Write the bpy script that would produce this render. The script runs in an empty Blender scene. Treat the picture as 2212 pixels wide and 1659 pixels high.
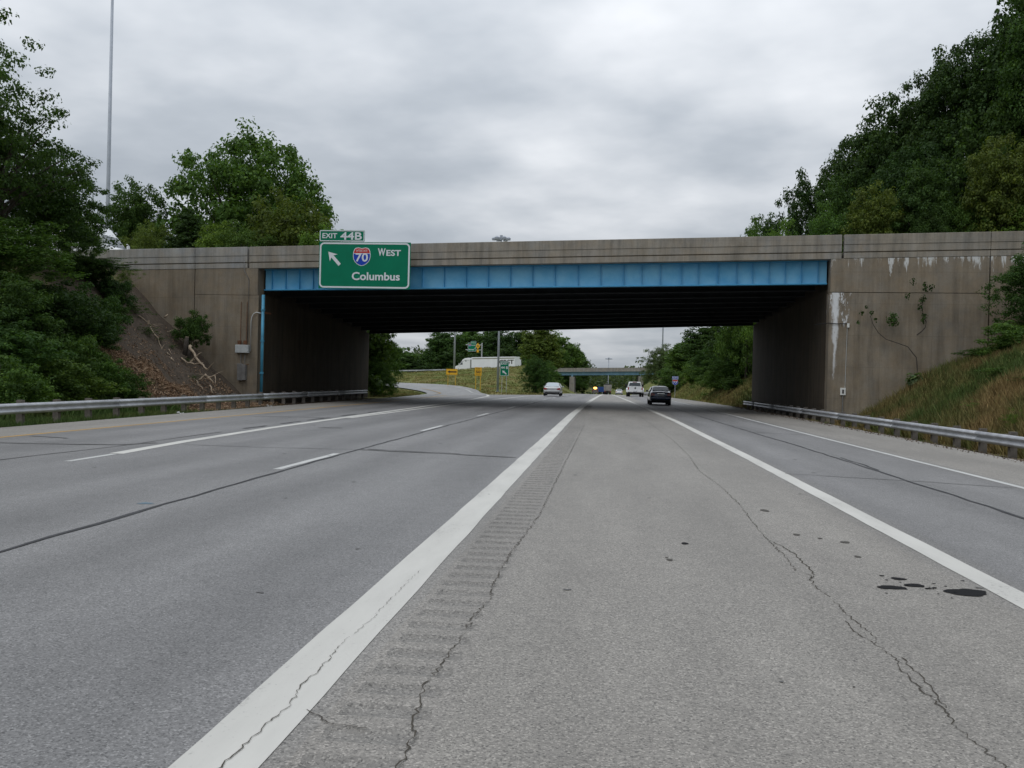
import bpy, math, random
import numpy as np
from mathutils import Vector, Matrix
R = math.radians
S = bpy.context.scene
COL = S.collection
random.seed(7)
RNG = np.random.default_rng(11)

# ------------------------------------------------------------------ camera
CAM_H, FPX, PW, PH = 1.58, 1980.0, 2212.0, 1659.0
ROLL = R(1.4)
_v = Vector((1306 - PW / 2, -(826 - PH / 2), FPX)).normalized()
_z = Vector((math.sin(ROLL), math.cos(ROLL), 0))
_z = (_z - _v * _z.dot(_v)).normalized()
_x = -_v.cross(_z)
AX = [Vector((_x[i], _v[i], _z[i])) for i in range(3)]       # right, up, forward in world space
cam_data = bpy.data.cameras.new('camera')
cam = bpy.data.objects.new('camera', cam_data)
COL.objects.link(cam)
cam.matrix_world = Matrix(((AX[0].x, AX[1].x, -AX[2].x, 0), (AX[0].y, AX[1].y, -AX[2].y, 0),
                           (AX[0].z, AX[1].z, -AX[2].z, CAM_H), (0, 0, 0, 1)))
cam_data.sensor_width = 36
cam_data.lens = 36 * FPX / PW
cam_data.clip_end = 6000
S.camera = cam


def at(px, py, Y):
    r = AX[0] * (px - PW / 2) + AX[1] * (PH / 2 - py) + AX[2] * FPX
    return Vector((0, 0, CAM_H)) + r * (Y / r.y)


# ------------------------------------------------------------------ light
SUN_EL, SUN_AZ = 58, 215
sun_d = bpy.data.lights.new('sun', 'SUN')
sun_d.energy = 0.8
sun_d.angle = R(40)
sun_d.color = (1.0, 0.97, 0.93)
sun = bpy.data.objects.new('sun', sun_d)
COL.objects.link(sun)
_a = R(SUN_AZ)
sun.rotation_euler = Vector((math.sin(_a) * math.cos(R(SUN_EL)), math.cos(_a) * math.cos(R(SUN_EL)),
                             math.sin(R(SUN_EL)))).to_track_quat('Z', 'Y').to_euler()
W = bpy.data.worlds.new('World')
S.world = W
W.use_nodes = True
nt = W.node_tree
nt.nodes.clear()


def N(t, typ, **kw):
    n = t.nodes.new(typ)
    for k, v in kw.items():
        if k.startswith('i_'):
            n.inputs[k[2:].replace('_', ' ')].default_value = v
        else:
            setattr(n, k, v)
    return n


def math_(t, op, a, b=None, c=None, clamp=False):
    n = t.nodes.new('ShaderNodeMath')
    n.operation = op
    n.use_clamp = clamp
    for i, q in enumerate((a, b, c)):
        if q is None:
            continue
        if isinstance(q, (int, float)):
            n.inputs[i].default_value = q
        else:
            t.links.new(q, n.inputs[i])
    return n.outputs[0]


def ramp(t, fac, stops):
    n = t.nodes.new('ShaderNodeValToRGB')
    e = n.color_ramp.elements
    while len(e) < len(stops):
        e.new(0.5)
    for el, (p, c) in zip(e, stops):
        el.position = p
        el.color = (c, c, c, 1) if isinstance(c, (int, float)) else (*c, 1)
    t.links.new(fac, n.inputs[0])
    return n.outputs[0]


def mixc(t, fac, a, b, mode='MIX'):
    n = t.nodes.new('ShaderNodeMix')
    n.data_type = 'RGBA'
    n.blend_type = mode
    for i, q in ((0, fac), (6, a), (7, b)):
        if isinstance(q, (int, float)):
            n.inputs[i].default_value = q if i == 0 else (q, q, q, 1)
        elif isinstance(q, tuple):
            n.inputs[i].default_value = (*q[:3], 1)
        else:
            t.links.new(q, n.inputs[i])
    return n.outputs[2]


tc = N(nt, 'ShaderNodeTexCoord')
sep = N(nt, 'ShaderNodeSeparateXYZ')
nt.links.new(tc.outputs['Generated'], sep.inputs[0])
zz = math_(nt, 'MAXIMUM', sep.outputs[2], 0.0)
den = math_(nt, 'ADD', zz, 0.16)
u_ = math_(nt, 'DIVIDE', sep.outputs[0], den)
v_ = math_(nt, 'DIVIDE', sep.outputs[1], den)
cb = N(nt, 'ShaderNodeCombineXYZ')
nt.links.new(u_, cb.inputs[0]); nt.links.new(v_, cb.inputs[1])
mp = N(nt, 'ShaderNodeMapping')
mp.inputs['Location'].default_value = (0.35, 0.9, 0.0)
mp.inputs['Rotation'].default_value = (0, 0, R(18))
nt.links.new(cb.outputs[0], mp.inputs[0])
n1 = N(nt, 'ShaderNodeTexNoise', i_Scale=0.55, i_Detail=5.0, i_Roughness=0.48, i_Distortion=0.35)
n2 = N(nt, 'ShaderNodeTexNoise', i_Scale=2.6, i_Detail=4.0, i_Roughness=0.5)
nt.links.new(mp.outputs[0], n1.inputs[0]); nt.links.new(mp.outputs[0], n2.inputs[0])
cl = math_(nt, 'ADD', math_(nt, 'MULTIPLY', n1.outputs[0], 0.68), math_(nt, 'MULTIPLY', n2.outputs[0], 0.32))
cloud = ramp(nt, cl, [(0.36, (0.49, 0.545, 0.615)), (0.46, (0.645, 0.70, 0.77)), (0.54, (0.85, 0.895, 0.955)), (0.65, (1.14, 1.17, 1.215))])
# an overcast sky grows brighter towards the zenith
grad = math_(nt, 'MULTIPLY_ADD', zz, 1.05, 0.66)
skyc = mixc(nt, 1.0, cloud, grad, 'MULTIPLY')
SKY_STRENGTH = 0.92
bg_c = N(nt, 'ShaderNodeBackground', i_Strength=SKY_STRENGTH)
nt.links.new(skyc, bg_c.inputs[0])
sky = N(nt, 'ShaderNodeTexSky')
sky.sky_type = 'NISHITA'
sky.sun_disc = False
sky.sun_elevation = R(SUN_EL)
sky.sun_rotation = R(SUN_AZ)
bg_s = N(nt, 'ShaderNodeBackground', i_Strength=0.06)
nt.links.new(sky.outputs[0], bg_s.inputs[0])
mx = N(nt, 'ShaderNodeMixShader')
mx.inputs[0].default_value = 0.93
nt.links.new(bg_s.outputs[0], mx.inputs[1]); nt.links.new(bg_c.outputs[0], mx.inputs[2])
wo = N(nt, 'ShaderNodeOutputWorld')
nt.links.new(mx.outputs[0], wo.inputs[0])
S.view_settings.view_transform = 'Standard'
S.view_settings.look = 'None'
S.view_settings.exposure = 0.0
S.view_settings.gamma = 1.0
S.view_settings.use_curve_mapping = False
S.render.engine = 'CYCLES'


# ------------------------------------------------------------------ materials
def mat(name, base=(0.5, 0.5, 0.5), rough=0.6, metal=0.0, emit=None, spec=0.5, noise=None, bump=None, coat=0.0):
    """noise=(scale, amount, detail) varies the tone a little; bump=(scale, strength)"""
    m = bpy.data.materials.new(name)
    m.use_nodes = True
    t = m.node_tree
    b = t.nodes['Principled BSDF']
    b.inputs['Base Color'].default_value = (*base, 1)
    b.inputs['Roughness'].default_value = rough
    b.inputs['Metallic'].default_value = metal
    b.inputs['Specular IOR Level'].default_value = spec
    b.inputs['Coat Weight'].default_value = coat
    if emit:
        b.inputs['Emission Color'].default_value = (*emit[0], 1)
        b.inputs['Emission Strength'].default_value = emit[1]
    if noise or bump:
        co = N(t, 'ShaderNodeTexCoord').outputs['Object']
    if noise:
        n = N(t, 'ShaderNodeTexNoise', i_Scale=noise[0], i_Detail=noise[2] if len(noise) > 2 else 4.0, i_Roughness=0.6)
        t.links.new(co, n.inputs[0])
        a = noise[1]
        f = ramp(t, n.outputs[0], [(0.3, 1 - a), (0.7, 1 + a)])
        t.links.new(mixc(t, 1.0, base, f, 'MULTIPLY'), b.inputs['Base Color'])
    if bump:
        n = N(t, 'ShaderNodeTexNoise', i_Scale=bump[0], i_Detail=5.0)
        t.links.new(co, n.inputs[0])
        bp = N(t, 'ShaderNodeBump', i_Strength=bump[1], i_Distance=0.02)
        t.links.new(n.outputs[0], bp.inputs['Height'])
        t.links.new(bp.outputs[0], b.inputs['Normal'])
    return m


def asphalt_mat(name, tone, warm, lanes=True):
    m = bpy.data.materials.new(name)
    m.use_nodes = True
    t = m.node_tree
    b = t.nodes['Principled BSDF']
    co = N(t, 'ShaderNodeTexCoord').outputs['Object']
    sp = N(t, 'ShaderNodeSeparateXYZ')
    t.links.new(co, sp.inputs[0])
    X = sp.outputs[0]
    # aggregate: fine light and dark stones
    v = N(t, 'ShaderNodeTexVoronoi', i_Scale=105.0)
    v.feature = 'F1'
    t.links.new(co, v.inputs[0])
    stone = ramp(t, N_sep(t, v.outputs['Color'], 0), [(0.0, 0.42), (0.2, 0.84), (0.5, 1.0), (0.8, 1.10), (1.0, 1.7)])
    f1 = N(t, 'ShaderNodeTexNoise', i_Scale=38.0, i_Detail=5.0, i_Roughness=0.75)
    t.links.new(co, f1.inputs[0])
    fine = ramp(t, f1.outputs[0], [(0.25, 0.74), (0.5, 1.0), (0.75, 1.24)])
    # large soft blotches, stretched along the road
    mp = N(t, 'ShaderNodeMapping')
    mp.inputs['Scale'].default_value = (1.0, 0.16, 1.0)
    t.links.new(co, mp.inputs[0])
    f2 = N(t, 'ShaderNodeTexNoise', i_Scale=0.9, i_Detail=6.0, i_Roughness=0.6)
    t.links.new(mp.outputs[0], f2.inputs[0])
    blot = ramp(t, f2.outputs[0], [(0.3, 0.82), (0.7, 1.15)])
    f3 = N(t, 'ShaderNodeTexNoise', i_Scale=2.6, i_Detail=8.0, i_Roughness=0.7)
    t.links.new(co, f3.inputs[0])
    blot2 = ramp(t, f3.outputs[0], [(0.3, 0.93), (0.7, 1.07)])
    base = tone
    if lanes:
        # travelled lanes are worn darker and bluer than the gore and the shoulders
        g = math_(t, 'SUBTRACT', X, 0.9)
        g = math_(t, 'ABSOLUTE', g)
        lane = ramp(t, math_(t, 'MULTIPLY', math_(t, 'SUBTRACT', g, 2.0), 1.6, clamp=True), [(0.0, 0.0), (1.0, 1.0)])
        sh = ramp(t, math_(t, 'MULTIPLY', math_(t, 'SUBTRACT', math_(t, 'ABSOLUTE', math_(t, 'ADD', X, 3.3)), 10.0), 2.0, clamp=True),
                  [(0.0, 1.0), (1.0, 0.0)])
        lane = math_(t, 'MULTIPLY', lane, sh)
        # wheel paths at the middle of each lane side
        w = math_(t, 'SINE', math_(t, 'MULTIPLY', X, 2 * math.pi / 1.85))
        wob = math_(t, 'MULTIPLY', math_(t, 'MULTIPLY', w, 0.095), lane)
        base = mixc(t, lane, warm, tone)
        base = mixc(t, 1.0, base, math_(t, 'ADD', wob, 1.0), 'MULTIPLY')
    c = mixc(t, 1.0, base, stone, 'MULTIPLY')
    c = mixc(t, 1.0, c, fine, 'MULTIPLY')
    c = mixc(t, 1.0, c, blot, 'MULTIPLY')
    c = mixc(t, 1.0, c, blot2, 'MULTIPLY')
    t.links.new(c, b.inputs['Base Color'])
    b.inputs['Roughness'].default_value = 0.6
    b.inputs['Specular IOR Level'].default_value = 0.5
    bp = N(t, 'ShaderNodeBump', i_Strength=0.5, i_Distance=0.004)
    t.links.new(v.outputs['Distance'], bp.inputs['Height'])
    t.links.new(bp.outputs[0], b.inputs['Normal'])
    return m


def N_sep(t, col, i):
    n = N(t, 'ShaderNodeSeparateColor')
    t.links.new(col, n.inputs[0])
    return n.outputs[i]


def paint_mat(name, base, wear=0.25):
    """road paint: stones showing through, worn patches (alpha-free: mixes to asphalt tone)"""
    m = bpy.data.materials.new(name)
    m.use_nodes = True
    t = m.node_tree
    b = t.nodes['Principled BSDF']
    co = N(t, 'ShaderNodeTexCoord').outputs['Object']
    a = N(t, 'ShaderNodeTexNoise', i_Scale=26.0, i_Detail=6.0, i_Roughness=0.8)
    t.links.new(co, a.inputs[0])
    mp = N(t, 'ShaderNodeMapping')
    mp.inputs['Scale'].default_value = (1.0, 0.2, 1.0)
    t.links.new(co, mp.inputs[0])
    a2 = N(t, 'ShaderNodeTexNoise', i_Scale=2.2, i_Detail=5.0, i_Roughness=0.6)
    t.links.new(mp.outputs[0], a2.inputs[0])
    s = math_(t, 'ADD', math_(t, 'MULTIPLY', a.outputs[0], 0.6), math_(t, 'MULTIPLY', a2.outputs[0], 0.4))
    wr = ramp(t, s, [(0.28 + wear * 0.3, (0.2, 0.19, 0.18)), (0.36 + wear * 0.3, base)])
    tone = ramp(t, a2.outputs[0], [(0.3, 0.86), (0.7, 1.06)])
    t.links.new(mixc(t, 1.0, wr, tone, 'MULTIPLY'), b.inputs['Base Color'])
    b.inputs['Roughness'].default_value = 0.7
    return m


def concrete_mat(name, base, stain=0.5, white=0.0, extra=()):
    """weathered concrete in the object's own space (x along the wall, z up); white = leached lime near the top"""
    m = bpy.data.materials.new(name)
    m.use_nodes = True
    t = m.node_tree
    b = t.nodes['Principled BSDF']
    co = N(t, 'ShaderNodeTexCoord').outputs['Object']
    sp = N(t, 'ShaderNodeSeparateXYZ')
    t.links.new(co, sp.inputs[0])
    X, Z = sp.outputs[0], sp.outputs[2]

    def noise(scale, sx=1, sz=1, detail=6.0, rough=0.6):
        mp = N(t, 'ShaderNodeMapping')
        mp.inputs['Scale'].default_value = (sx, sx, sz)
        t.links.new(co, mp.inputs[0])
        n = N(t, 'ShaderNodeTexNoise', i_Scale=scale, i_Detail=detail, i_Roughness=rough)
        t.links.new(mp.outputs[0], n.inputs[0])
        return n.outputs[0]
    c = mixc(t, 1.0, base, ramp(t, noise(0.7), [(0.25, 0.68), (0.75, 1.3)]), 'MULTIPLY')
    c = mixc(t, ramp(t, noise(0.45, 1, 0.6), [(0.45, 0.0), (0.7, 0.6)]), c, (base[0] * 0.95, base[1] * 1.05, base[2] * 1.22))
    c = mixc(t, ramp(t, noise(1.6), [(0.4, 0.0), (0.75, 0.55)]), c, (base[0] * 1.12, base[1] * 0.98, base[2] * 0.8))
    streak = ramp(t, noise(2.4, 1.0, 0.09, 7.0, 0.7), [(0.30, 1 - 0.62 * stain), (0.56, 1.0), (0.8, 1.12)])
    c = mixc(t, 1.0, c, streak, 'MULTIPLY')
    c = mixc(t, 1.0, c, ramp(t, noise(14.0, 1, 1, 8.0, 0.7), [(0.25, 0.9), (0.75, 1.1)]), 'MULTIPLY')
    # seams the form boards left: faint lines every 2.4 m along and 1.2 m up
    for q, per, off in ((X, 1.22, 0.3), (Z, 1.6, 0.55)):
        fr = math_(t, 'ABSOLUTE', math_(t, 'SUBTRACT', math_(t, 'FRACT', math_(t, 'DIVIDE', math_(t, 'ADD', q, 100 + off), per)), 0.5))
        line = ramp(t, fr, [(0.0, 0.84), (0.012, 0.98), (0.02, 1.0)])
        c = mixc(t, 1.0, c, line, 'MULTIPLY')
    if white > 0:
        # lime runs: ragged vertical tongues hanging from the top edge
        run = noise(0.9, 1.0, 0.06, 6.0, 0.7)
        drop = noise(5.0, 1.0, 0.16, 7.0, 0.75)
        h = ramp(t, math_(t, 'SUBTRACT', 1.0, math_(t, 'MULTIPLY', math_(t, 'SUBTRACT', white, Z), 0.5), clamp=True), [(0.0, 0.0), (0.3, 0.74), (1.0, 1.0)])
        a = math_(t, 'MULTIPLY', math_(t, 'ADD', math_(t, 'MULTIPLY', run, 0.62), math_(t, 'MULTIPLY', drop, 0.50)), h)
        k = ramp(t, a, [(0.545, 0.0), (0.585, 0.85)])
        c = mixc(t, k, c, (0.62, 0.63, 0.62))
    for (x0, z0, z1, w, thr) in extra:
        jag = math_(t, 'MULTIPLY', math_(t, 'SUBTRACT', noise(2.6, 1, 0.45), 0.5), 0.55)
        d = math_(t, 'ABSOLUTE', math_(t, 'ADD', math_(t, 'SUBTRACT', X, x0), jag))
        along = math_(t, 'DIVIDE', math_(t, 'SUBTRACT', Z, z0), z1 - z0)
        inside = math_(t, 'MULTIPLY', math_(t, 'GREATER_THAN', along, 0.0), math_(t, 'LESS_THAN', along, 1.0))
        wid = math_(t, 'MULTIPLY', math_(t, 'SQRT', math_(t, 'MAXIMUM', along, 0.0)), w)
        k = math_(t, 'MULTIPLY', math_(t, 'DIVIDE', math_(t, 'SUBTRACT', wid, d), 0.10, clamp=True), inside)
        holes = ramp(t, noise(6.0, 1, 0.35, 6.0, 0.7), [(thr - 0.03, 0.0), (thr + 0.04, 0.85)])
        c = mixc(t, math_(t, 'MULTIPLY', k, holes), c, (0.64, 0.65, 0.66))
    t.links.new(c, b.inputs['Base Color'])
    b.inputs['Roughness'].default_value = 0.88
    b.inputs['Specular IOR Level'].default_value = 0.25
    bp = N(t, 'ShaderNodeBump', i_Strength=0.35, i_Distance=0.02)
    t.links.new(noise(9.0), bp.inputs['Height'])
    t.links.new(bp.outputs[0], b.inputs['Normal'])
    return m


def leaf_mat(name, trans=0.35):
    m = bpy.data.materials.new(name)
    m.use_nodes = True
    t = m.node_tree
    t.nodes.clear()
    oi = N(t, 'ShaderNodeObjectInfo')
    ge = N(t, 'ShaderNodeNewGeometry')
    n = N(t, 'ShaderNodeTexNoise', i_Scale=0.8, i_Detail=3.0)
    t.links.new(ge.outputs['Position'], n.inputs[0])
    tone = ramp(t, n.outputs[0], [(0.3, 0.72), (0.7, 1.3)])
    c = mixc(t, 1.0, oi.outputs['Color'], tone, 'MULTIPLY')
    rnd = ramp(t, ge.outputs['Random Per Island'], [(0.0, (0.70, 0.76, 0.72)), (0.6, (1.0, 1.0, 1.0)), (1.0, (1.5, 1.36, 1.0))])
    c = mixc(t, 1.0, c, rnd, 'MULTIPLY')
    d = N(t, 'ShaderNodeBsdfPrincipled', i_Roughness=0.6)
    d.inputs['Specular IOR Level'].default_value = 0.16
    t.links.new(c, d.inputs['Base Color'])
    tr = N(t, 'ShaderNodeBsdfTranslucent')
    t.links.new(mixc(t, 1.0, c, (1.25, 1.3, 0.55), 'MULTIPLY'), tr.inputs[0])
    mx = N(t, 'ShaderNodeMixShader')
    mx.inputs[0].default_value = trans
    t.links.new(d.outputs[0], mx.inputs[1]); t.links.new(tr.outputs[0], mx.inputs[2])
    o = N(t, 'ShaderNodeOutputMaterial')
    t.links.new(mx.outputs[0], o.inputs[0])
    return m


def grass_mat(name, green, dry, scale=0.35, bias=0.5):
    m = bpy.data.materials.new(name)
    m.use_nodes = True
    t = m.node_tree
    b = t.nodes['Principled BSDF']
    ge = N(t, 'ShaderNodeNewGeometry')
    n = N(t, 'ShaderNodeTexNoise', i_Scale=scale, i_Detail=5.0, i_Roughness=0.65)
    t.links.new(ge.outputs['Position'], n.inputs[0])
    k = ramp(t, n.outputs[0], [(bias - 0.10, 0.0), (bias + 0.10, 1.0)])
    c = mixc(t, k, green, dry)
    r = ramp(t, ge.outputs['Random Per Island'], [(0.0, 0.6), (1.0, 1.45)])
    c = mixc(t, 1.0, c, r, 'MULTIPLY')
    t.links.new(c, b.inputs['Base Color'])
    b.inputs['Roughness'].default_value = 0.7
    b.inputs['Specular IOR Level'].default_value = 0.2
    return m


def ground_mat():
    m = bpy.data.materials.new('ground_soil_and_turf')
    m.use_nodes = True
    t = m.node_tree
    b = t.nodes['Principled BSDF']
    co = N(t, 'ShaderNodeTexCoord').outputs['Object']
    at_ = N(t, 'ShaderNodeAttribute')
    at_.attribute_name = 'bare'
    n = N(t, 'ShaderNodeTexNoise', i_Scale=0.12, i_Detail=7.0, i_Roughness=0.65)
    n2 = N(t, 'ShaderNodeTexNoise', i_Scale=6.0, i_Detail=6.0, i_Roughness=0.7)
    t.links.new(co, n.inputs[0]); t.links.new(co, n2.inputs[0])
    turf = ramp(t, n.outputs[0], [(0.35, (0.090, 0.115, 0.030)), (0.5, (0.135, 0.145, 0.045)), (0.66, (0.195, 0.165, 0.068))])
    turf = mixc(t, 1.0, turf, ramp(t, n2.outputs[0], [(0.25, 0.65), (0.75, 1.35)]), 'MULTIPLY')
    soil = ramp(t, n2.outputs[0], [(0.25, (0.050, 0.040, 0.032)), (0.55, (0.095, 0.075, 0.058)), (0.8, (0.16, 0.125, 0.095))])
    c = mixc(t, at_.outputs['Fac'], turf, soil)
    t.links.new(c, b.inputs['Base Color'])
    b.inputs['Roughness'].default_value = 0.95
    b.inputs['Specular IOR Level'].default_value = 0.1
    bp = N(t, 'ShaderNodeBump', i_Strength=0.6, i_Distance=0.05)
    t.links.new(n2.outputs[0], bp.inputs['Height'])
    t.links.new(bp.outputs[0], b.inputs['Normal'])
    return m


def steel_paint_mat(name, base, chalk):
    """bridge paint: chalky pale fields, rust specks"""
    m = bpy.data.materials.new(name)
    m.use_nodes = True
    t = m.node_tree
    b = t.nodes['Principled BSDF']
    co = N(t, 'ShaderNodeTexCoord').outputs['Object']
    n = N(t, 'ShaderNodeTexNoise', i_Scale=0.9, i_Detail=5.0, i_Roughness=0.6)
    t.links.new(co, n.inputs[0])
    c = mixc(t, ramp(t, n.outputs[0], [(0.30, 0.25), (0.70, 0.85)]), base, chalk)
    mp = N(t, 'ShaderNodeMapping')
    mp.inputs['Scale'].default_value = (1, 1, 0.3)
    t.links.new(co, mp.inputs[0])
    r = N(t, 'ShaderNodeTexNoise', i_Scale=3.4, i_Detail=7.0, i_Roughness=0.75)
    t.links.new(mp.outputs[0], r.inputs[0])
    c = mixc(t, ramp(t, r.outputs[0], [(0.70, 0.0), (0.76, 0.8)]), c, (0.16, 0.07, 0.035))
    t.links.new(c, b.inputs['Base Color'])
    b.inputs['Roughness'].default_value = 0.6
    return m


M = {}
M['asphalt'] = asphalt_mat('worn_asphalt', (0.176, 0.171, 0.168), (0.230, 0.213, 0.190))
M['ramp_asphalt'] = asphalt_mat('ramp_asphalt', (0.23, 0.226, 0.22), (0.27, 0.26, 0.25), False)
M['groove'] = asphalt_mat('gore_asphalt', (0.222, 0.205, 0.184), (0.2, 0.2, 0.2), False)
M['milled'] = asphalt_mat('milled_groove', (0.180, 0.168, 0.152), (0.2, 0.2, 0.2), False)
M['white_paint'] = paint_mat('white_road_paint', (0.56, 0.545, 0.505), 0.2)
M['thin_white'] = paint_mat('thin_white_road_paint', (0.52, 0.52, 0.50), 0.26)
M['yellow_paint'] = paint_mat('yellow_road_paint', (0.48, 0.27, 0.045), 0.36)
M['crack_seal'] = mat('crack_seal_tar', (0.055, 0.055, 0.058), 0.7, spec=0.2, noise=(3.0, 0.3))
M['tar_faint'] = mat('worn_tar', (0.115, 0.112, 0.11), 0.8, noise=(3.0, 0.25))
M['crack'] = mat('open_crack', (0.072, 0.064, 0.053), 0.95, spec=0.08)
M['oil'] = mat('oil_stain', (0.016, 0.016, 0.017), 0.85, spec=0.08)
M['oil_faint'] = mat('faint_oil_stain', (0.09, 0.084, 0.075), 0.8, spec=0.15)
M['conc_under'] = concrete_mat('shade_toned_underpass_concrete', (0.062, 0.050, 0.036), 0.7)  # abutment concrete with the shade under the deck put into its base colour
M['conc_wall'] = concrete_mat('abutment_concrete', (0.218, 0.184, 0.140), 0.5)
M['conc_wall_r'] = concrete_mat('abutment_concrete_lime', (0.218, 0.184, 0.140), 0.5, white=8.2)
M['conc_streak'] = concrete_mat('abutment_concrete_streaked', (0.213, 0.181, 0.139), 0.6, extra=((31.12, 1.95, 6.45, 0.20, 0.36), (31.5, 4.5, 6.4, 0.42, 0.55), (31.05, 4.3, 6.3, 0.3, 0.5)))
M['conc_para'] = concrete_mat('parapet_concrete', (0.265, 0.243, 0.208), 0.65)
M['conc_para_l'] = concrete_mat('parapet_concrete_pale', (0.30, 0.29, 0.27), 0.5)
M['conc_far'] = concrete_mat('far_concrete', (0.26, 0.245, 0.22), 0.5)
M['blue'] = steel_paint_mat('blue_bridge_paint', (0.035, 0.29, 0.56), (0.21, 0.50, 0.70))
M['blue_plain'] = mat('blue_flange_paint', (0.05, 0.31, 0.56), 0.55, noise=(1.2, 0.15))
M['blue_pipe'] = mat('blue_pipe_paint', (0.055, 0.26, 0.40), 0.5, noise=(2.0, 0.25))
M['deck_soffit'] = mat('shade_toned_soffit', (0.05, 0.047, 0.043), 0.95)  # slab underside: shade painted in as a darker tone
M['dark_steel'] = mat('shade_toned_steel', (0.018, 0.022, 0.027), 0.9, noise=(1.2, 0.3))  # inner girders: near-black colour stands in for the shade under the deck
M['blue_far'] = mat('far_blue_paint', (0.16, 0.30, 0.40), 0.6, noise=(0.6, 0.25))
M['galv'] = mat('galvanised_steel', (0.42, 0.43, 0.45), 0.55, 0.45, noise=(3.0, 0.18))
M['pole'] = mat('galvanised_pole', (0.38, 0.41, 0.46), 0.6, 0.2, noise=(0.5, 0.12))
M['post'] = mat('weathered_wood_post', (0.13, 0.115, 0.10), 0.9, noise=(6.0, 0.35), bump=(12, 0.4))
M['green_sign'] = mat('green_sign_sheeting', (0.002, 0.165, 0.088), 0.7, spec=0.15, noise=(1.2, 0.08))
M['white_sign'] = mat('white_sign_sheeting', (0.66, 0.69, 0.72), 0.7, spec=0.15)
M['blue_sign'] = mat('blue_shield_sheeting', (0.015, 0.055, 0.40), 0.7, spec=0.15)
M['red_sign'] = mat('red_shield_sheeting', (0.50, 0.035, 0.03), 0.7, spec=0.15)
M['yellow_sign'] = mat('yellow_sign_sheeting', (0.72, 0.40, 0.02), 0.45, noise=(2, 0.08))
M['black_sign'] = mat('black_sign_legend', (0.02, 0.015, 0.012), 0.5)
M['yellow_post'] = mat('yellow_post_paint', (0.60, 0.36, 0.03), 0.55)
M['alu'] = mat('sign_back_aluminium', (0.45, 0.46, 0.47), 0.5, 0.4)
M['box_grey'] = mat('grey_enclosure', (0.42, 0.44, 0.44), 0.5, noise=(4, 0.12))
M['box_dark'] = mat('dull_grey_enclosure', (0.16, 0.155, 0.15), 0.6, noise=(4, 0.25))
M['rust'] = mat('rusty_iron', (0.13, 0.055, 0.025), 0.85, noise=(8, 0.4))
M['pvc'] = mat('pale_conduit', (0.50, 0.51, 0.50), 0.5)
M['white_box'] = mat('white_plate', (0.62, 0.62, 0.59), 0.5)
M['bark'] = mat('bark', (0.055, 0.045, 0.036), 0.95, noise=(5.0, 0.35), bump=(9, 0.6))
M['pale_wood'] = mat('stripped_wood', (0.36, 0.28, 0.20), 0.85, noise=(6.0, 0.3))
M['chip'] = grass_mat('wood_chips', (0.24, 0.15, 0.09), (0.36, 0.25, 0.16), 2.0)
M['grit'] = grass_mat('brown_grit', (0.085, 0.062, 0.045), (0.14, 0.105, 0.08), 1.2)
M['leaf'] = leaf_mat('leaf')
M['grass'] = grass_mat('verge_grass', (0.060, 0.092, 0.021), (0.20, 0.140, 0.058), 0.22, 0.52)
M['grass_green'] = grass_mat('green_grass', (0.055, 0.095, 0.022), (0.12, 0.125, 0.038), 0.5, 0.6)
M['grass_dry'] = grass_mat('mown_dry_grass', (0.140, 0.155, 0.042), (0.235, 0.195, 0.075), 0.12, 0.5)
M['ground'] = ground_mat()
M['tyre'] = mat('tyre_rubber', (0.018, 0.018, 0.019), 0.85)
M['rim'] = mat('alloy_rim', (0.45, 0.46, 0.47), 0.35, 0.7)
M['under'] = mat('underbody_black', (0.012, 0.012, 0.013), 0.8)
M['glass'] = mat('car_glass', (0.05, 0.065, 0.075), 0.08, 0.0, spec=0.8)
M['rear_glass'] = mat('sky_tinted_rear_glass', (0.42, 0.48, 0.52), 0.3, 0.0, spec=0.9)  # pale sky reflection painted into the glass colour
M['paint_silver'] = mat('silver_car_paint', (0.46, 0.47, 0.47), 0.32, 0.35, coat=0.5)
M['paint_navy'] = mat('dark_blue_car_paint', (0.016, 0.035, 0.095), 0.25, 0.2, coat=0.8)
M['paint_white'] = mat('white_vehicle_paint', (0.72, 0.73, 0.74), 0.35, coat=0.4)
M['trailer_white'] = mat('white_trailer_skin', (0.74, 0.75, 0.77), 0.45, noise=(0.6, 0.05))
M['chrome'] = mat('chrome', (0.75, 0.76, 0.78), 0.15, 0.95)
M['lamp_red'] = mat('red_tail_lamp', (0.30, 0.012, 0.012), 0.25, coat=0.6)
M['plate'] = mat('number_plate', (0.42, 0.43, 0.45), 0.5)
M['grey_trim'] = mat('grey_trim', (0.22, 0.23, 0.22), 0.6)
M['olive_trim'] = mat('olive_trailer_rail', (0.20, 0.19, 0.14), 0.6)
M['amber'] = mat('amber_beacon', (0.8, 0.35, 0.05), 0.4, emit=((1.0, 0.48, 0.10), 4.5))
M['truck_blue'] = mat('blue_truck_body', (0.02, 0.06, 0.22), 0.45)
M['dump_grey'] = mat('dusty_dump_body', (0.30, 0.285, 0.26), 0.7, noise=(1, 0.2))
M['tarp'] = mat('dark_load_tarp', (0.06, 0.062, 0.066), 0.8)
M['litter'] = mat('white_litter', (0.62, 0.62, 0.62), 0.7)
M['scrap_blue'] = mat('blue_scrap', (0.10, 0.17, 0.22), 0.6)
M['orange'] = mat('orange_tag', (0.75, 0.33, 0.02), 0.6)


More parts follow.
